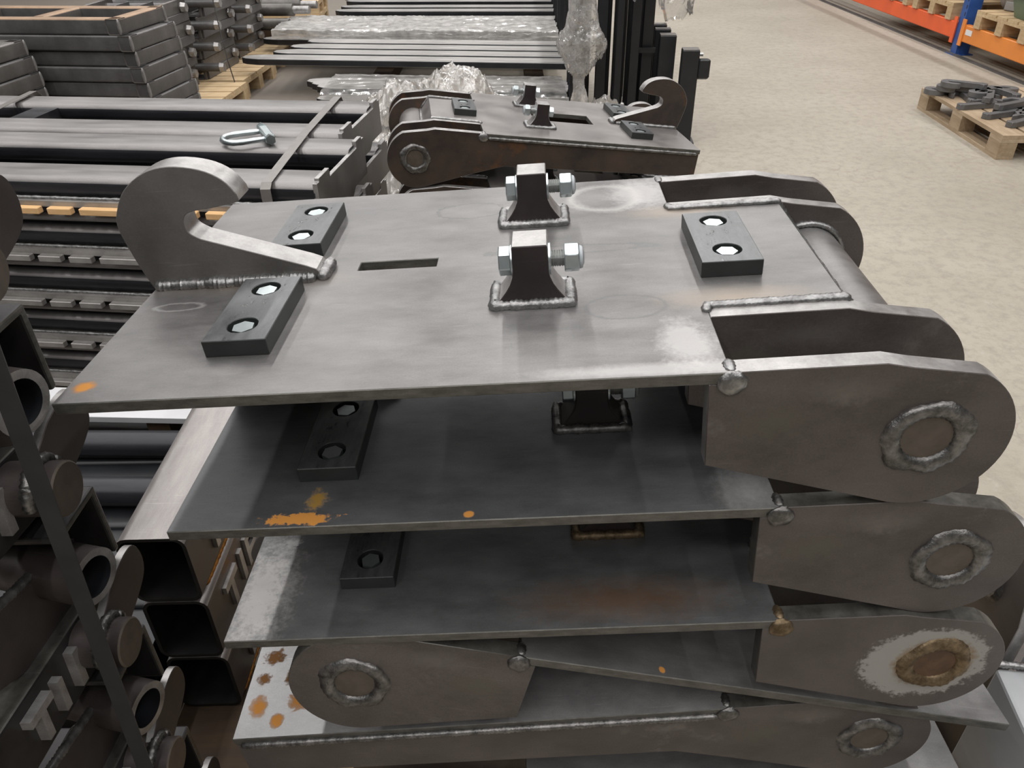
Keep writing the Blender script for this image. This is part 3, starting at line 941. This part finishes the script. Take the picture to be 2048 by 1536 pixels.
strap_over('flat grey packing strap across the left of the long tube frames', [((-1.95, 2.33, .10), sx), ((-1.95, 2.33, .745), sx), ((-1.95, 2.345, .762), sx), ((-1.95, 2.85, .768), sx), ((-1.955, 3.33, .768), sx), ((-1.955, 3.36, .74), sx), ((-1.955, 3.36, .1), sx)], .03)
strap_over('thin dark strap down the side of the stacked pin frames', [((-2.17, 6.34, .92), (0, 1, 0)), ((-2.165, 6.34, .60), (0, 1, 0)), ((-2.15, 6.34, .30), (0, 1, 0)), ((-2.13, 6.34, .145), (0, 1, 0))], .02, 'strap_black')
# zinc shackle on the third tube
sh = thing('shackle', 'small bright zinc shackle lying on a dark tube of the nearer frame', 'shackle', (-.875, 2.585, .758), (0, 0, rad(25)))
sh.scale = (1.45, 1.45, 1.45)
bmS = bmesh.new()
pth = [(.052, .034, .010), (.0, .036, .010)] + [(-.012 - .036 * math.sin(rad(a)), .036 * math.cos(rad(a)), .010) for a in range(0, 181, 15)] + [(.0, -.036, .010), (.052, -.034, .010)]
bm_bead(bmS, pth, .0065, 1, step=.01, rip=0)
obj('bow', finish(bmS, 'bow', ['zinc'], 60), sh)
obj('pin', cyl('pin', (.05, -.045, .012), (.05, .050, .012), .008, ['zinc'], 16), sh)
obj('saddle', box_mesh('saddle', .040, .062, -.046, .046, .003, .020, ['zinc']), sh, bevel=.004, seg=2)
obj('nut', prism('nut', hexpts(.05, .012, .020), .050, .062, 'y', ['zinc']), sh)
obj('nut', prism('nut', hexpts(.05, .012, .020), -.057, -.045, 'y', ['zinc']), sh)

# ------------------------------------------------------------------ stacked ladder frames, upper left
def ladder_frame(label, loc, yaw, Lf, top):
    R = thing('ladder_frame', label, 'steel frame', loc, (0, 0, rad(yaw)), 'stacked ladder frames')
    D, h, wd = .47, .078, .075
    mt = ['frame_side', top, 'frame_side']
    for y in (wd / 2, D - wd / 2):
        obj('long_member', rhs_mesh('lm' + top, wd, h, .010, .005, Lf, 'x', mt, 1), R, (-Lf, y, h / 2))
    for x in (-wd / 2, -.50, -1.0, -Lf + wd / 2):
        e = ['frame_end', top, 'frame_end']
        obj('cross_member', rhs_mesh('cm' + top, wd, h, .010, .005, D - 2 * wd if x not in (-wd / 2,) else D, 'y', e, 1), R, (x + (.0015 if x == -wd / 2 else 0), (wd if x != -wd / 2 else -.0015), h / 2))
    for (x, y) in ((.0, -.002), (.0, D)):
        obj('weld_bead', cached('ldw', lambda: bead('weld_bead', [(0, 0, .002), (0, 0, h)], .010, 'bright_edge', 1, step=.012)), R, (x, y, 0))
    return R
nm = ('top', 'second', 'third', 'fourth', 'fifth', 'sixth', 'seventh', 'eighth', 'ninth')
for k in range(9):
    z = .880 - .0795 * (k + 1)
    ladder_frame('ladder frame of square tube, %s from the top of the stack in the upper left' % nm[k], (-2.03 + (.0, .05, .05, .07, .075, .09, .09, .09, .09)[k], 4.42 + (0, -.02, .0, -.02, -.01, 0, 0, 0, 0)[k], z), -8, 1.6, 'frame_top_rust' if k == 0 else 'frame_side')
for k in range(8):
    z = .790 - .080 * (k + 1)
    ladder_frame('ladder frame in the low stack cut off by the left edge, %s from its top' % nm[k], (-2.62 + (.0, .02, .03, .03, .03, .03, .03, .03)[k], 3.95, z - .0), -8, 1.3, 'frame_end' if k == 0 else 'frame_side')
make_pallet('pallet under the stack of ladder frames in the upper left', (-2.62, 4.93, 0), -8)
make_pallet('pallet under the low ladder frame stack at the left edge', (-3.25, 4.16, 0), -8, D_=.6)

# ------------------------------------------------------------------ stacked pin frames on pallets, upper left
def pin_frame(label, loc, yaw):
    R = thing('pin_frame', label, 'steel frame', loc, (0, 0, rad(yaw)), 'stacked pin frames')
    for x in (0, -.55):
        obj('side_plate', box_mesh('side_plate', -.022, 0, 0, .70, 0, .150, ['frame_end']), R, (x, 0, 0), bevel=.004)
        obj('side_lip', box_mesh('side_lip', -.014, .014, .02, .68, .0, .062, ['frame_side']), R, (x, 0, 0), bevel=.003)
    for y, xe in ((-.005, .13), (.60, .012)):
        p = obj('pipe', cyl('pipe', (-.70, y, .095), (xe, y, .095), .032, ['frame_side'], 18), R)
        obj('pipe_cap', cyl('pipe_cap', (xe, y, .095), (xe + .035, y, .095), .037, ['bright_edge'], 6, .032, smooth=20), p)
    for x in (-.18, -.36):
        obj('web_plate', box_mesh('web_plate', -.006, .006, .04, .56, .006, .14, ['frame_side']), R, (x, 0, 0))
    obj('bottom_plate', box_mesh('bottom_plate', -.54, -.022, .0, .14, .0, .012, ['frame_side']), R)
    return R
for sidx, (x0, y0, n, word) in enumerate(((-2.36, 5.62, 4, 'nearer'), (-2.28, 6.42, 5, 'middle'), (-2.25, 7.25, 5, 'farther'))):
    for k in range(n):
        z = .145 + .152 * (n - 1 - k)
        pin_frame('frame with pipe ends, %s from the top of the %s stack on pallets' % (nm[k], word), (x0 - .02 * k + rnd.uniform(-.02, .02) + .02 * n - .12, y0 + rnd.uniform(-.02, .02), z), -4)
for i, (yy, word) in enumerate(((5.98, 'nearest'), (6.84, 'second'), (7.70, 'third'), (8.6, 'fourth'))):
    make_pallet('pale pallet row under the pin frames, %s one' % word, (-2.66, yy, 0), -3, 'pallet_wood', nb=5)
make_pallet('weathered pallet far back beside the black fork bars at the top edge', (-2.75, 10.0, 0), 4, 'pallet_wood')
make_pallet('second far pallet at the top edge, stacked on the weathered one', (-2.75, 10.02, .1445), 4, 'pallet_wood')
for k, (yy, zz, word) in enumerate(((7.98, .30, 'nearest'), (8.2, .40, 'middle'), (8.55, .40, 'farthest'))):
    R = thing('roller', 'grey round roller with a thin neck near the far pallets, %s one' % word, 'roller', (-1.95, yy, zz), (0, 0, rad(-6)), 'rollers behind the pin frames')
    obj('barrel', cyl('barrel', (-.7, 0, 0), (-.10, 0, 0), .055, ['frame_end'], 20), R)
    obj('neck', cyl('neck', (-.10, 0, 0), (.06, 0, 0), .036, ['bright_edge'], 20), R)
tag(obj('timber_block', box_mesh('timber_block', -2.6, -2.2, 7.95, 8.7, .145, .26, ['pallet_wood_dark'])), 'dark timber under the round rollers near the far pallets', 'timber')

# ------------------------------------------------------------------ pallet forks lying in groups
def fork(label, loc, yaw, Lb, wd=.195, hs=.62, group='pallet forks'):
    """Blade along -x with a tapered tip, shank upright at x=0."""
    R = thing('pallet_fork', label, 'pallet fork', loc, (0, 0, rad(yaw)), group)
    h = wd / 2
    bl = [(0, -h), (0, h), (-Lb + .16, h), (-Lb + .05, h * .72), (-Lb, h * .35), (-Lb, -h * .35), (-Lb + .05, -h * .72), (-Lb + .16, -h)]
    bm = bmesh.new()
    bm_prism(bm, bl, [], -.045, 0, 'z', 0, 1)
    obj('blade', cached(('blade', round(Lb, 2), wd), lambda: finish(bm, 'blade', ['fork_lit_top', 'fork_black'])), R, bevel=.004)
    obj('shank', box_mesh('shank', 0, .045, -h, h, -.045, hs, ['fork_black']), R, bevel=.004)
    obj('fork_hook', box_mesh('fork_hook', .045, .085, -h, h, hs - .13, hs - .05, ['fork_black']), R, bevel=.004)
    return R
ords = ('first', 'second', 'third', 'fourth', 'fifth', 'sixth', 'seventh', 'eighth')
for k, (yy, zz, Lb, xr) in enumerate(((5.36, .20, 1.75, .42), (5.58, .23, 1.80, .43), (5.80, .20, 1.9, .44), (6.01, .17, 2.0, .45))):
    fork('black fork in the nearest film-wrapped group, %s from the camera' % ords[k], (xr, yy, zz), -7, Lb)
for k, (yy, zz, Lb, xr) in enumerate(((6.26, .275, 2.62, .47), (6.50, .275, 2.42, .47), (6.74, .275, 2.34, .48), (6.98, .275, 2.25, .49))):
    fork('black fork with bare grey blade in the second group, %s from the camera' % ords[k], (xr, yy, zz), -8.5, Lb)
for k, (yy, zz, Lb, xr) in enumerate(((7.30, .25, 2.7, .47), (7.54, .30, 2.6, .47), (7.78, .30, 2.6, .48), (8.0, .25, 2.7, .49))):
    fork('fork under the crumpled film roll in the third group, %s from the camera' % ords[k], (xr, yy, zz), -7, Lb)
for k, (yy, zz, Lb, xr) in enumerate(((8.45, .26, 2.1, .50), (8.72, .29, 2.3, .50), (9.0, .29, 2.3, .51), (9.35, .30, 2.3, .51), (9.75, .30, 2.4, .52), (10.2, .30, 2.4, .52), (10.7, .30, 2.4, .53))):
    fork('black fork in the far group at the top edge, %s from the camera' % ords[k], (xr, yy, zz), -6, Lb)
for (x0, x1, y0, y1, h, word) in ((-1.1, -.95, 5.35, 8.3, .115, 'left'), (.15, .3, 5.2, 8.1, .115, 'right'), (-1.3, -1.15, 8.45, 10.9, .20, 'far left'), (.2, .35, 8.3, 10.8, .20, 'far right')):
    tag(obj('timber_bearer', box_mesh('timber_bearer', x0, x1, y0, y1, 0, h, ['pallet_wood_dark'])), 'dark timber bearer under the fork bars, %s one' % word, 'timber')

# black uprights standing right of the forks
def upright(label, x, y, h, wx=.10, wy=.10, rib=False, latch=False):
    R = thing('black_upright', label, 'upright', (x, y, 0), (0, 0, rad(-5)), 'black uprights beside the aisle')
    obj('post', box_mesh('post', -wx / 2, wx / 2, -wy / 2, wy / 2, .012, h, ['black_paint']), R, bevel=.004)
    obj('foot_plate', box_mesh('foot_plate', -wx / 2 - .02, wx / 2 + .02, -wy / 2 - .02, wy / 2 + .02, 0, .012, ['black_paint']), R)
    obj('cap', box_mesh('cap', -wx / 2 + .003, wx / 2 - .003, -wy / 2 + .003, wy / 2 - .003, h, h + .004, ['frame_end']), R)
    if rib:
        obj('cross_rib', box_mesh('cross_rib', wx / 2, wx / 2 + .11, -.012, .012, h * .42, h * .42 + .03, ['black_paint']), R)
    if latch:
        bm = bmesh.new()
        bm_prism(bm, [(-.04, .06), (.05, .05), (.05, -.02), (.02, -.07), (-.04, -.05)], [], wx / 2, wx / 2 + .07, 'x', 0, 0)
        obj('latch', finish(bm, 'latch', ['black_paint']), R, (0, -.01, h - .11), bevel=.008)
        obj('latch_bolt', cyl('latch_bolt', (wx / 2, .0, h - .03), (wx / 2 + .025, .0, h - .03), .012, ['zinc_dull'], 6), R)
    return R
ups = [(1.135, 5.06, .565, .105, .09, False, True, 'short black post with a latch block nearest the aisle'),
       (1.045, 5.36, .600, .105, .09, False, False, 'short black post behind the latch post, first in its row'),
       (1.050, 5.58, .600, .105, .07, False, False, 'short black post, second in the row behind the latch post'),
       (1.055, 5.76, .600, .105, .07, False, False, 'short black post, third in the row behind the latch post'),
       (.840, 5.42, 1.15, .060, .14, True, False, 'tall black upright with a side rib near the hook of the far bracket'),
       (.730, 5.36, 1.15, .045, .14, False, False, 'thin tall black upright between film bundle and ribbed upright'),
       (.630, 5.46, 1.15, .070, .14, False, False, 'tall black upright just right of the film bundle'),
       (.990, 5.95, 1.15, .09, .10, False, False, 'tall black upright behind the row of short posts'),
       (.920, 6.35, 1.15, .09, .10, False, False, 'tall black upright far behind, against the aisle floor'),
       (.560, 5.95, 1.15, .09, .10, False, False, 'tall black upright behind the film bundle'),
       (.690, 5.80, 1.15, .08, .10, False, False, 'tall black upright in the back row, left of the thin one'),
       (.785, 5.76, 1.15, .08, .10, False, False, 'tall black upright in the back row, behind the thin one'),
       (.880, 5.80, 1.15, .08, .10, False, False, 'tall black upright in the back row, behind the ribbed one'),
       (.935, 5.50, 1.15, .07, .10, False, False, 'tall black upright between the ribbed one and the short posts')]
for (x, y, h, wx, wy, rib, latch, lab) in ups:
    upright(lab, x, y, h, wx, wy, rib, latch)

# ------------------------------------------------------------------ plastic film
def film_sheet(label, fn, nu, nv, amp, seed, freq=6.0, mat='film', st=(1, 1, 1)):
    bm = bmesh.new()
    g = []
    for i in range(nu + 1):
        row = []
        for j in range(nv + 1):
            p = Vector(fn(i / nu, j / nv))
            q = Vector((p.x * st[0], p.y * st[1], p.z * st[2])) * freq + Vector((seed * 7.3, seed, 0))
            q2 = Vector((q.x * .6 + q.y * 1.6, q.y * 1.3 - q.x * .8, q.z * 1.8))
            d = noise.noise_vector(q) * amp + Vector((0, -.3, 1)) * amp * (.9 * (1 - 2 * abs(noise.noise(q2 * 1.9))) + .6 * (1 - 2 * abs(noise.noise(q2 * 4.3))) + .3 * noise.noise(q2 * 9))
            row.append(bm.verts.new(p + d))
        g.append(row)
    for i in range(nu):
        for j in range(nv):
            bm.faces.new((g[i][j], g[i + 1][j], g[i + 1][j + 1], g[i][j + 1]))
    o = obj('plastic_film', finish(bm, 'plastic_film', [mat], 70))
    return tag(o, label, 'plastic film', 'stretch film')

def wrapfn(x0, x1, y0, y1, ztop, zlow, yaw):
    """Sheet over a bundle: u along length, v over the top from near side to far side."""
    s = math.tan(rad(yaw))
    def f(u, v):
        x = x0 + (x1 - x0) * u
        off = s * (x - x1)
        if v < .3:
            return (x, y0 + off - .03, zlow + (ztop - zlow) * v / .3)
        if v > .8:
            return (x, y1 + off + .03, ztop - (ztop - zlow) * (v - .8) / .2)
        return (x, y0 + off + (y1 - y0) * (v - .3) / .5, ztop)
    return f
film_sheet('clear film wrapped over the nearest group of forks', wrapfn(-1.28, .40, 5.30, 5.86, .245, .10, -7), 140, 50, .005, 1, 7, 'film', (.35, 1.6, 1.6))
film_sheet('long crumpled whitish film roll over the third group of forks', wrapfn(-2.10, .45, 7.22, 8.0, .33, .25, -7), 160, 60, .008, 2, 7, 'film_white', (.6, 1.3, 1.3))
def heap(u, v):
    x = -1.0 + 1.15 * u
    y = 3.35 + 1.40 * v
    r = .07 + .54 * math.exp(-((u - .55) / .50) ** 2) * math.sin(math.pi * (.12 + .76 * v))
    return (x, y, max(.04, r + .03 * math.sin(u * 13 + v * 8)))
film_sheet('heap of crumpled clear film behind the far bracket', heap, 130, 100, .045, 3, 3.6, 'film_mid', (2.0, .6, 1))
def heap2(u, v):
    x = .30 + .55 * u
    y = 4.55 + .45 * v
    z = .03 + .27 * math.sin(math.pi * u) * math.sin(math.pi * v) ** .5
    return (x, y, z)
film_sheet('small heap of clear film at the foot of the black uprights', heap2, 46, 34, .05, 5, 7)
def heap3(u, v):
    return (-.62 + .42 * u, 3.25 + .35 * v, .05 + .10 * math.sin(math.pi * u) * math.sin(math.pi * v))
film_sheet('scrap of clear film on the floor beside the tube frame end plates', heap3, 36, 30, .04, 8, 8)
PROF = [(.90, .075), (.76, .090), (.66, .120), (.58, .155), (.51, .130), (.44, .085), (.37, .040), (.30, .035), (.20, .06)]
def twist(u, v):
    k = v * (len(PROF) - 1)
    i = min(int(k), len(PROF) - 2)
    f = k - i
    z = PROF[i][0] * (1 - f) + PROF[i + 1][0] * f
    r = PROF[i][1] * (1 - f) + PROF[i + 1][1] * f
    a = 2 * math.pi * u
    return (.465 + r * math.cos(a), 5.13 + r * .55 * math.sin(a), z)
film_sheet('shiny twisted bundle of clear film hanging on the front upright', twist, 90, 140, .024, 4, 9, 'film_mid', (1.4, 1.4, 1.1))
def flap(u, v):
    return (1.02 + .26 * u, 5.75 + .1 * math.sin(u * 3), 1.05 - .42 * v * (1 - .5 * abs(u - .5)) - .1 * u)
film_sheet('loose film scrap hanging from the uprights over the aisle', flap, 30, 30, .04, 6, 6)
def cuff(u, v):
    return (.60 + .45 * u, 5.28 + .05 * math.sin(u * 9), .98 - .12 * v - .06 * math.sin(math.pi * u))
film_sheet('film band drawn across the tall black uprights at the top edge', cuff, 40, 12, .03, 9, 7)

# ------------------------------------------------------------------ second pile of brackets behind the near stack
bgk = dict(yaw=186.4, tx=1.0, ty=-7.1, plate='plate_steel_back', lug='mill_rusty_back', hookm='mill_rusty_back', lug_edge='bright_edge', weldm='weld', ringm='weld_dark')
make_bracket('rusty brown box-sided hook bracket behind the near stack, top of its pile', T=(.544, 2.985, .744), box=True, seed=6, **bgk)
make_bracket('bracket just below the rusty brown one in the pile behind', T=(.56, 2.975, .572), box=False, seed=7, **bgk)
make_bracket('third bracket down in the pile behind, mostly hidden', T=(.55, 2.98, .400), box=False, seed=8, **bgk)
make_bracket('hook bracket with two zinc bolts, farther back among the film', T=(.66, 3.98, .42), box=False, seed=9, **{**bgk, 'yaw': 184})
make_pallet('pallet under the pile of brackets behind the near stack', (.16, 2.72, 0), 6, 'pallet_wood_grey')
make_pallet('pallet among the film under the farther hook bracket', (.15, 3.75, 0), 4, 'pallet_wood_grey')
for (xx, yy, h, word) in ((.38, 2.74, .20, 'right'), (-.30, 2.70, .20, 'left'), (.5, 3.75, .25, 'far right')):
    tag(obj('timber_block', box_mesh('timber_block', xx - .05, xx + .05, yy - .25, yy + .25, .1445, .1445 + h, ['pallet_wood_grey'])), 'timber block carrying the brackets behind, %s one' % word, 'timber')

# ------------------------------------------------------------------ pallet rack along the aisle
RX = 4.20
def rack_upright(label, y):
    R = thing('rack_upright', label, 'rack upright', (RX, y, 0), (0, 0, 0), 'rack uprights')
    obj('post', prism('post', [(-.02, -.05), (.10, -.05), (.10, -.02), (.03, -.02), (.03, .02), (.10, .02), (.10, .05), (-.02, .05)], .008, 2.6, 'z', ['blue_paint']), R)
    obj('foot_plate', box_mesh('foot_plate', -.05, .13, -.08, .08, 0, .008, ['blue_paint']), R)
    for k in range(8):
        obj('punched_slot', box_mesh('punched_slot', -.0215, -.0195, -.030, -.018, 0, .03, ['black_paint']), R, (0, 0, .33 + k * .06))
    return R
def rack_beam(label, y0, y1, mat):
    R = thing('rack_beam', label, 'rack beam', (RX, 0, 0), (0, 0, 0), 'rack beams')
    obj('beam', box_mesh('beam', -.025, .035, y0, y1, .125, .265, [mat]), R, bevel=.006)
    for y, s in ((y0, 1), (y1, -1)):
        a, b = sorted((y - .01 * s, y + .045 * s))
        obj('end_connector', box_mesh('end_connector', -.035, -.0255, a, b, .09, .31, [mat]), R)
    obj('sticker', box_mesh('sticker', -.0275, -.0255, y1 - .18, y1 - .07, .19, .235, ['white_print']), R)
    return R
rack_upright('blue punched rack post between the two orange beams', 7.67)
rack_upright('blue rack post far down the aisle', 11.75)
rack_upright('blue rack post beyond the right edge', 4.90)
rack_beam('light orange rack beam nearest the camera, right of the blue post', 4.96, 7.61, 'orange_paint')
rack_beam('red orange rack beam farther along, left of the blue post', 7.73, 11.69, 'red_orange_paint')
for y0, word in ((4.96, 'near'), (7.73, 'far')):
    tag(obj('rack_beam', box_mesh('rack_beam_rear', 5.22, 5.28, y0, y0 + 2.66, .125, .265, ['orange_paint'])), 'rear orange rack beam in the shade of the %s bay' % word, 'rack beam', 'rack beams')
tag(obj('floor_joint_shadow', box_mesh('floor_joint_shadow', 4.15, 4.19, 4.0, 12.0, 0, .012, ['frame_side'])), 'thin dark strip for the floor joint and shadow edge along the rack', 'floor strip')  # stands for the floor joint and the shadow edge at the rack front
make_pallet('pallet on the light orange beam carrying the grey casting', (4.76, 7.02, .266), 0, 'pallet_wood')
make_pallet('pallet at the near end of the light orange beam, by the right edge', (4.76, 6.10, .266), 0, 'pallet_wood')
make_pallet('pallet on the red orange beam just beyond the blue post', (4.76, 8.25, .266), 0, 'pallet_wood')
make_pallet('pallet on the red orange beam, second beyond the blue post', (4.76, 9.18, .266), 0, 'pallet_wood')
for y0, y1, word in ((4.96, 7.61, 'near'), (7.73, 11.69, 'far')):  # unseen upper rack level, added to darken the floor below
    tag(obj('rack_beam', box_mesh('rack_beam_up', RX - .025, RX + .035, y0, y1, 1.50, 1.64, ['orange_paint'])), 'unseen upper orange rack beam added for shade under the rack, %s bay' % word, 'rack beam', 'rack beams')
    tag(obj('rack_beam', box_mesh('shade_beam_up_rear', 5.22, 5.28, y0, y1, 1.50, 1.64, ['orange_paint'])), 'unseen upper rear orange rack beam added for shade under the rack, %s bay' % word, 'rack beam', 'rack beams')
for k in range(7):  # unseen load blocks, added to cast shade under the rack
    yy = 5.40 + .92 * k
    bm = bmesh.new()
    bm_box(bm, 4.56, 5.34, yy - .40, yy + .40, 1.642, 2.45)
    tag(obj('shade_carton', finish(bm, 'shade_carton', ['shade_carton']), bevel=.01), 'brown carton load, unseen, added for shade under the rack', 'shade_carton', 'unseen shade cartons above the rack')
c = thing('grey_casting', 'grey round-nosed casting on the rack pallet behind the blue post', 'casting', (4.55, 7.20, .411), (0, 0, rad(20)))
obj('body', cyl('body', (0, -.15, .16), (0, .25, .16), .16, ['grey_casting'], 28), c, bevel=.02, seg=2)
obj('boss', cyl('boss', (0, -.20, .16), (0, -.15, .16), .06, ['grey_casting'], 20), c)
obj('base', box_mesh('base', -.14, .14, -.12, .22, 0, .08, ['grey_casting']), c, bevel=.01)
obj('flange', cyl('flange', (.05, .25, .16), (.05, .29, .16), .19, ['grey_casting'], 28), c)
bn = thing('plastic_bin', 'dark green open plastic bin beside the grey casting on the rack', 'bin', (4.45, 6.83, .411), (rad(-4), 0, rad(-8)))
def bin_mesh():
    bm = bmesh.new()
    t = .012
    lo, hi = (.22, .15), (.26, .19)
    def loop(hx, hy, z):
        return [bm.verts.new((x, y, z)) for x, y in ((-hx, -hy), (hx, -hy), (hx, hy), (-hx, hy))]
    o0, o1 = loop(*lo, 0), loop(*hi, .17)
    i1, i0 = loop(hi[0] - t, hi[1] - t, .17), loop(lo[0] - t, lo[1] - t, t)
    bm.faces.new(o0[::-1])
    bm.faces.new(i0)
    for a, b in ((o0, o1), (o1, i1), (i1, i0)):
        for k in range(4):
            j = (k + 1) % 4
            bm.faces.new((a[k], a[j], b[j], b[k]))
    return finish(bm, 'tub', ['green_plastic'])
tb = obj('tub', bin_mesh(), bn, bevel=.004)
obj('rim', prism('rim', [(-.275, -.205), (.275, -.205), (.275, .205), (-.275, .205)], .155, .172, 'z', ['green_plastic'], [[(-.255, -.185), (-.255, .185), (.255, .185), (.255, -.185)]]), bn, bevel=.003)
tag(obj('paper', box_mesh('paper', -.10, .10, -.07, .07, 0, .10, ['white_print']), None, (4.45, 6.83, .43), (rad(8), rad(12), .3)), 'white packets inside the green plastic bin', 'packet')

# ------------------------------------------------------------------ pallet of cut hook parts on the aisle floor
make_pallet('weathered pallet with steel hook parts on the aisle floor at right', (3.37, 5.16, 0), 87, 'pallet_wood_grey')
HP = [(-.10, -.03), (.13, -.03), (.16, .0), (.16, .05), (.12, .085), (.06, .09), (.03, .075), (.06, .06), (.10, .055), (.115, .035), (.105, .015), (-.07, .015), (-.10, .035), (-.12, .02), (-.12, -.015)]
hpm = prism('hook_part', smooth_poly(HP, {1, 2, 3, 4, 5, 7, 8, 9, 10}, 3), 0, .035, 'z', ['hook_part_steel', 'hook_part_steel'], smooth=35)
hspots = [(3.10, 5.58, 0, 150), (3.13, 5.40, 0, 80), (3.08, 5.20, 0, 10), (3.12, 4.98, 0, 20), (3.16, 4.80, 0, 30), (3.30, 5.50, 0, 120), (3.33, 5.25, 0, -30), (3.30, 5.02, 0, 60),
          (3.14, 5.50, 1, 140), (3.20, 5.28, 1, 60), (3.26, 5.42, 1, 200), (3.36, 5.36, 1, 100), (3.42, 5.55, 0, 10), (3.22, 5.06, 1, 25), (3.28, 4.86, 0, 75), (3.14, 5.46, 2, 145), (3.48, 5.22, 0, 45)]
for k, (x, y, lv, a) in enumerate(hspots):
    o = obj('hook_part', hpm, None, (x, y, .1445 + lv * .036), (0, 0, rad(a)), bevel=.002)
    tag(o, 'grey hook-shaped cut steel part lying in the loose heap on the aisle pallet', 'steel part', 'hook parts on the aisle pallet')

# ------------------------------------------------------------------ light grey painted bracket cut by the right edge
g = thing('painted_bracket', 'light grey painted steel part with a brown rounded lug at the lower right edge', 'bracket', (.78, .70, 0), (0, 0, rad(-8)))
obj('base_box', box_mesh('base_box', -.03, .45, -.35, .05, .02, .44, ['light_grey_paint']), g, bevel=.006, seg=2)
obj('back_plate', box_mesh('back_plate', .015, .45, .052, .072, .02, .52, ['white_steel']), g, bevel=.004)
lugp = smooth_poly([(.08, .30), (.08, .50), (.11, .58), (.19, .62), (.27, .58), (.30, .50), (.30, .30)], {1, 2, 3, 4}, 4)
lg = obj('rounded_lug', prism('rounded_lug', lugp, -.005, .014, 'x', ['mill_brown', 'bright_edge'], smooth=30), g, bevel=.001)
obj('weld_ring', cyl('weld_ring', (-.012, .19, .50), (-.004, .19, .50), .035, ['weld_dark'], 24, .045), lg)
obj('lug_foot', box_mesh('lug_foot', -.01, .20, .073, .33, .0, .30, ['mill_brown']), g)
obj('weld_bead', bead('weld_bead', [(-.03, .053, .445), (.20, .053, .445)], .006, 'weld', 3), g)
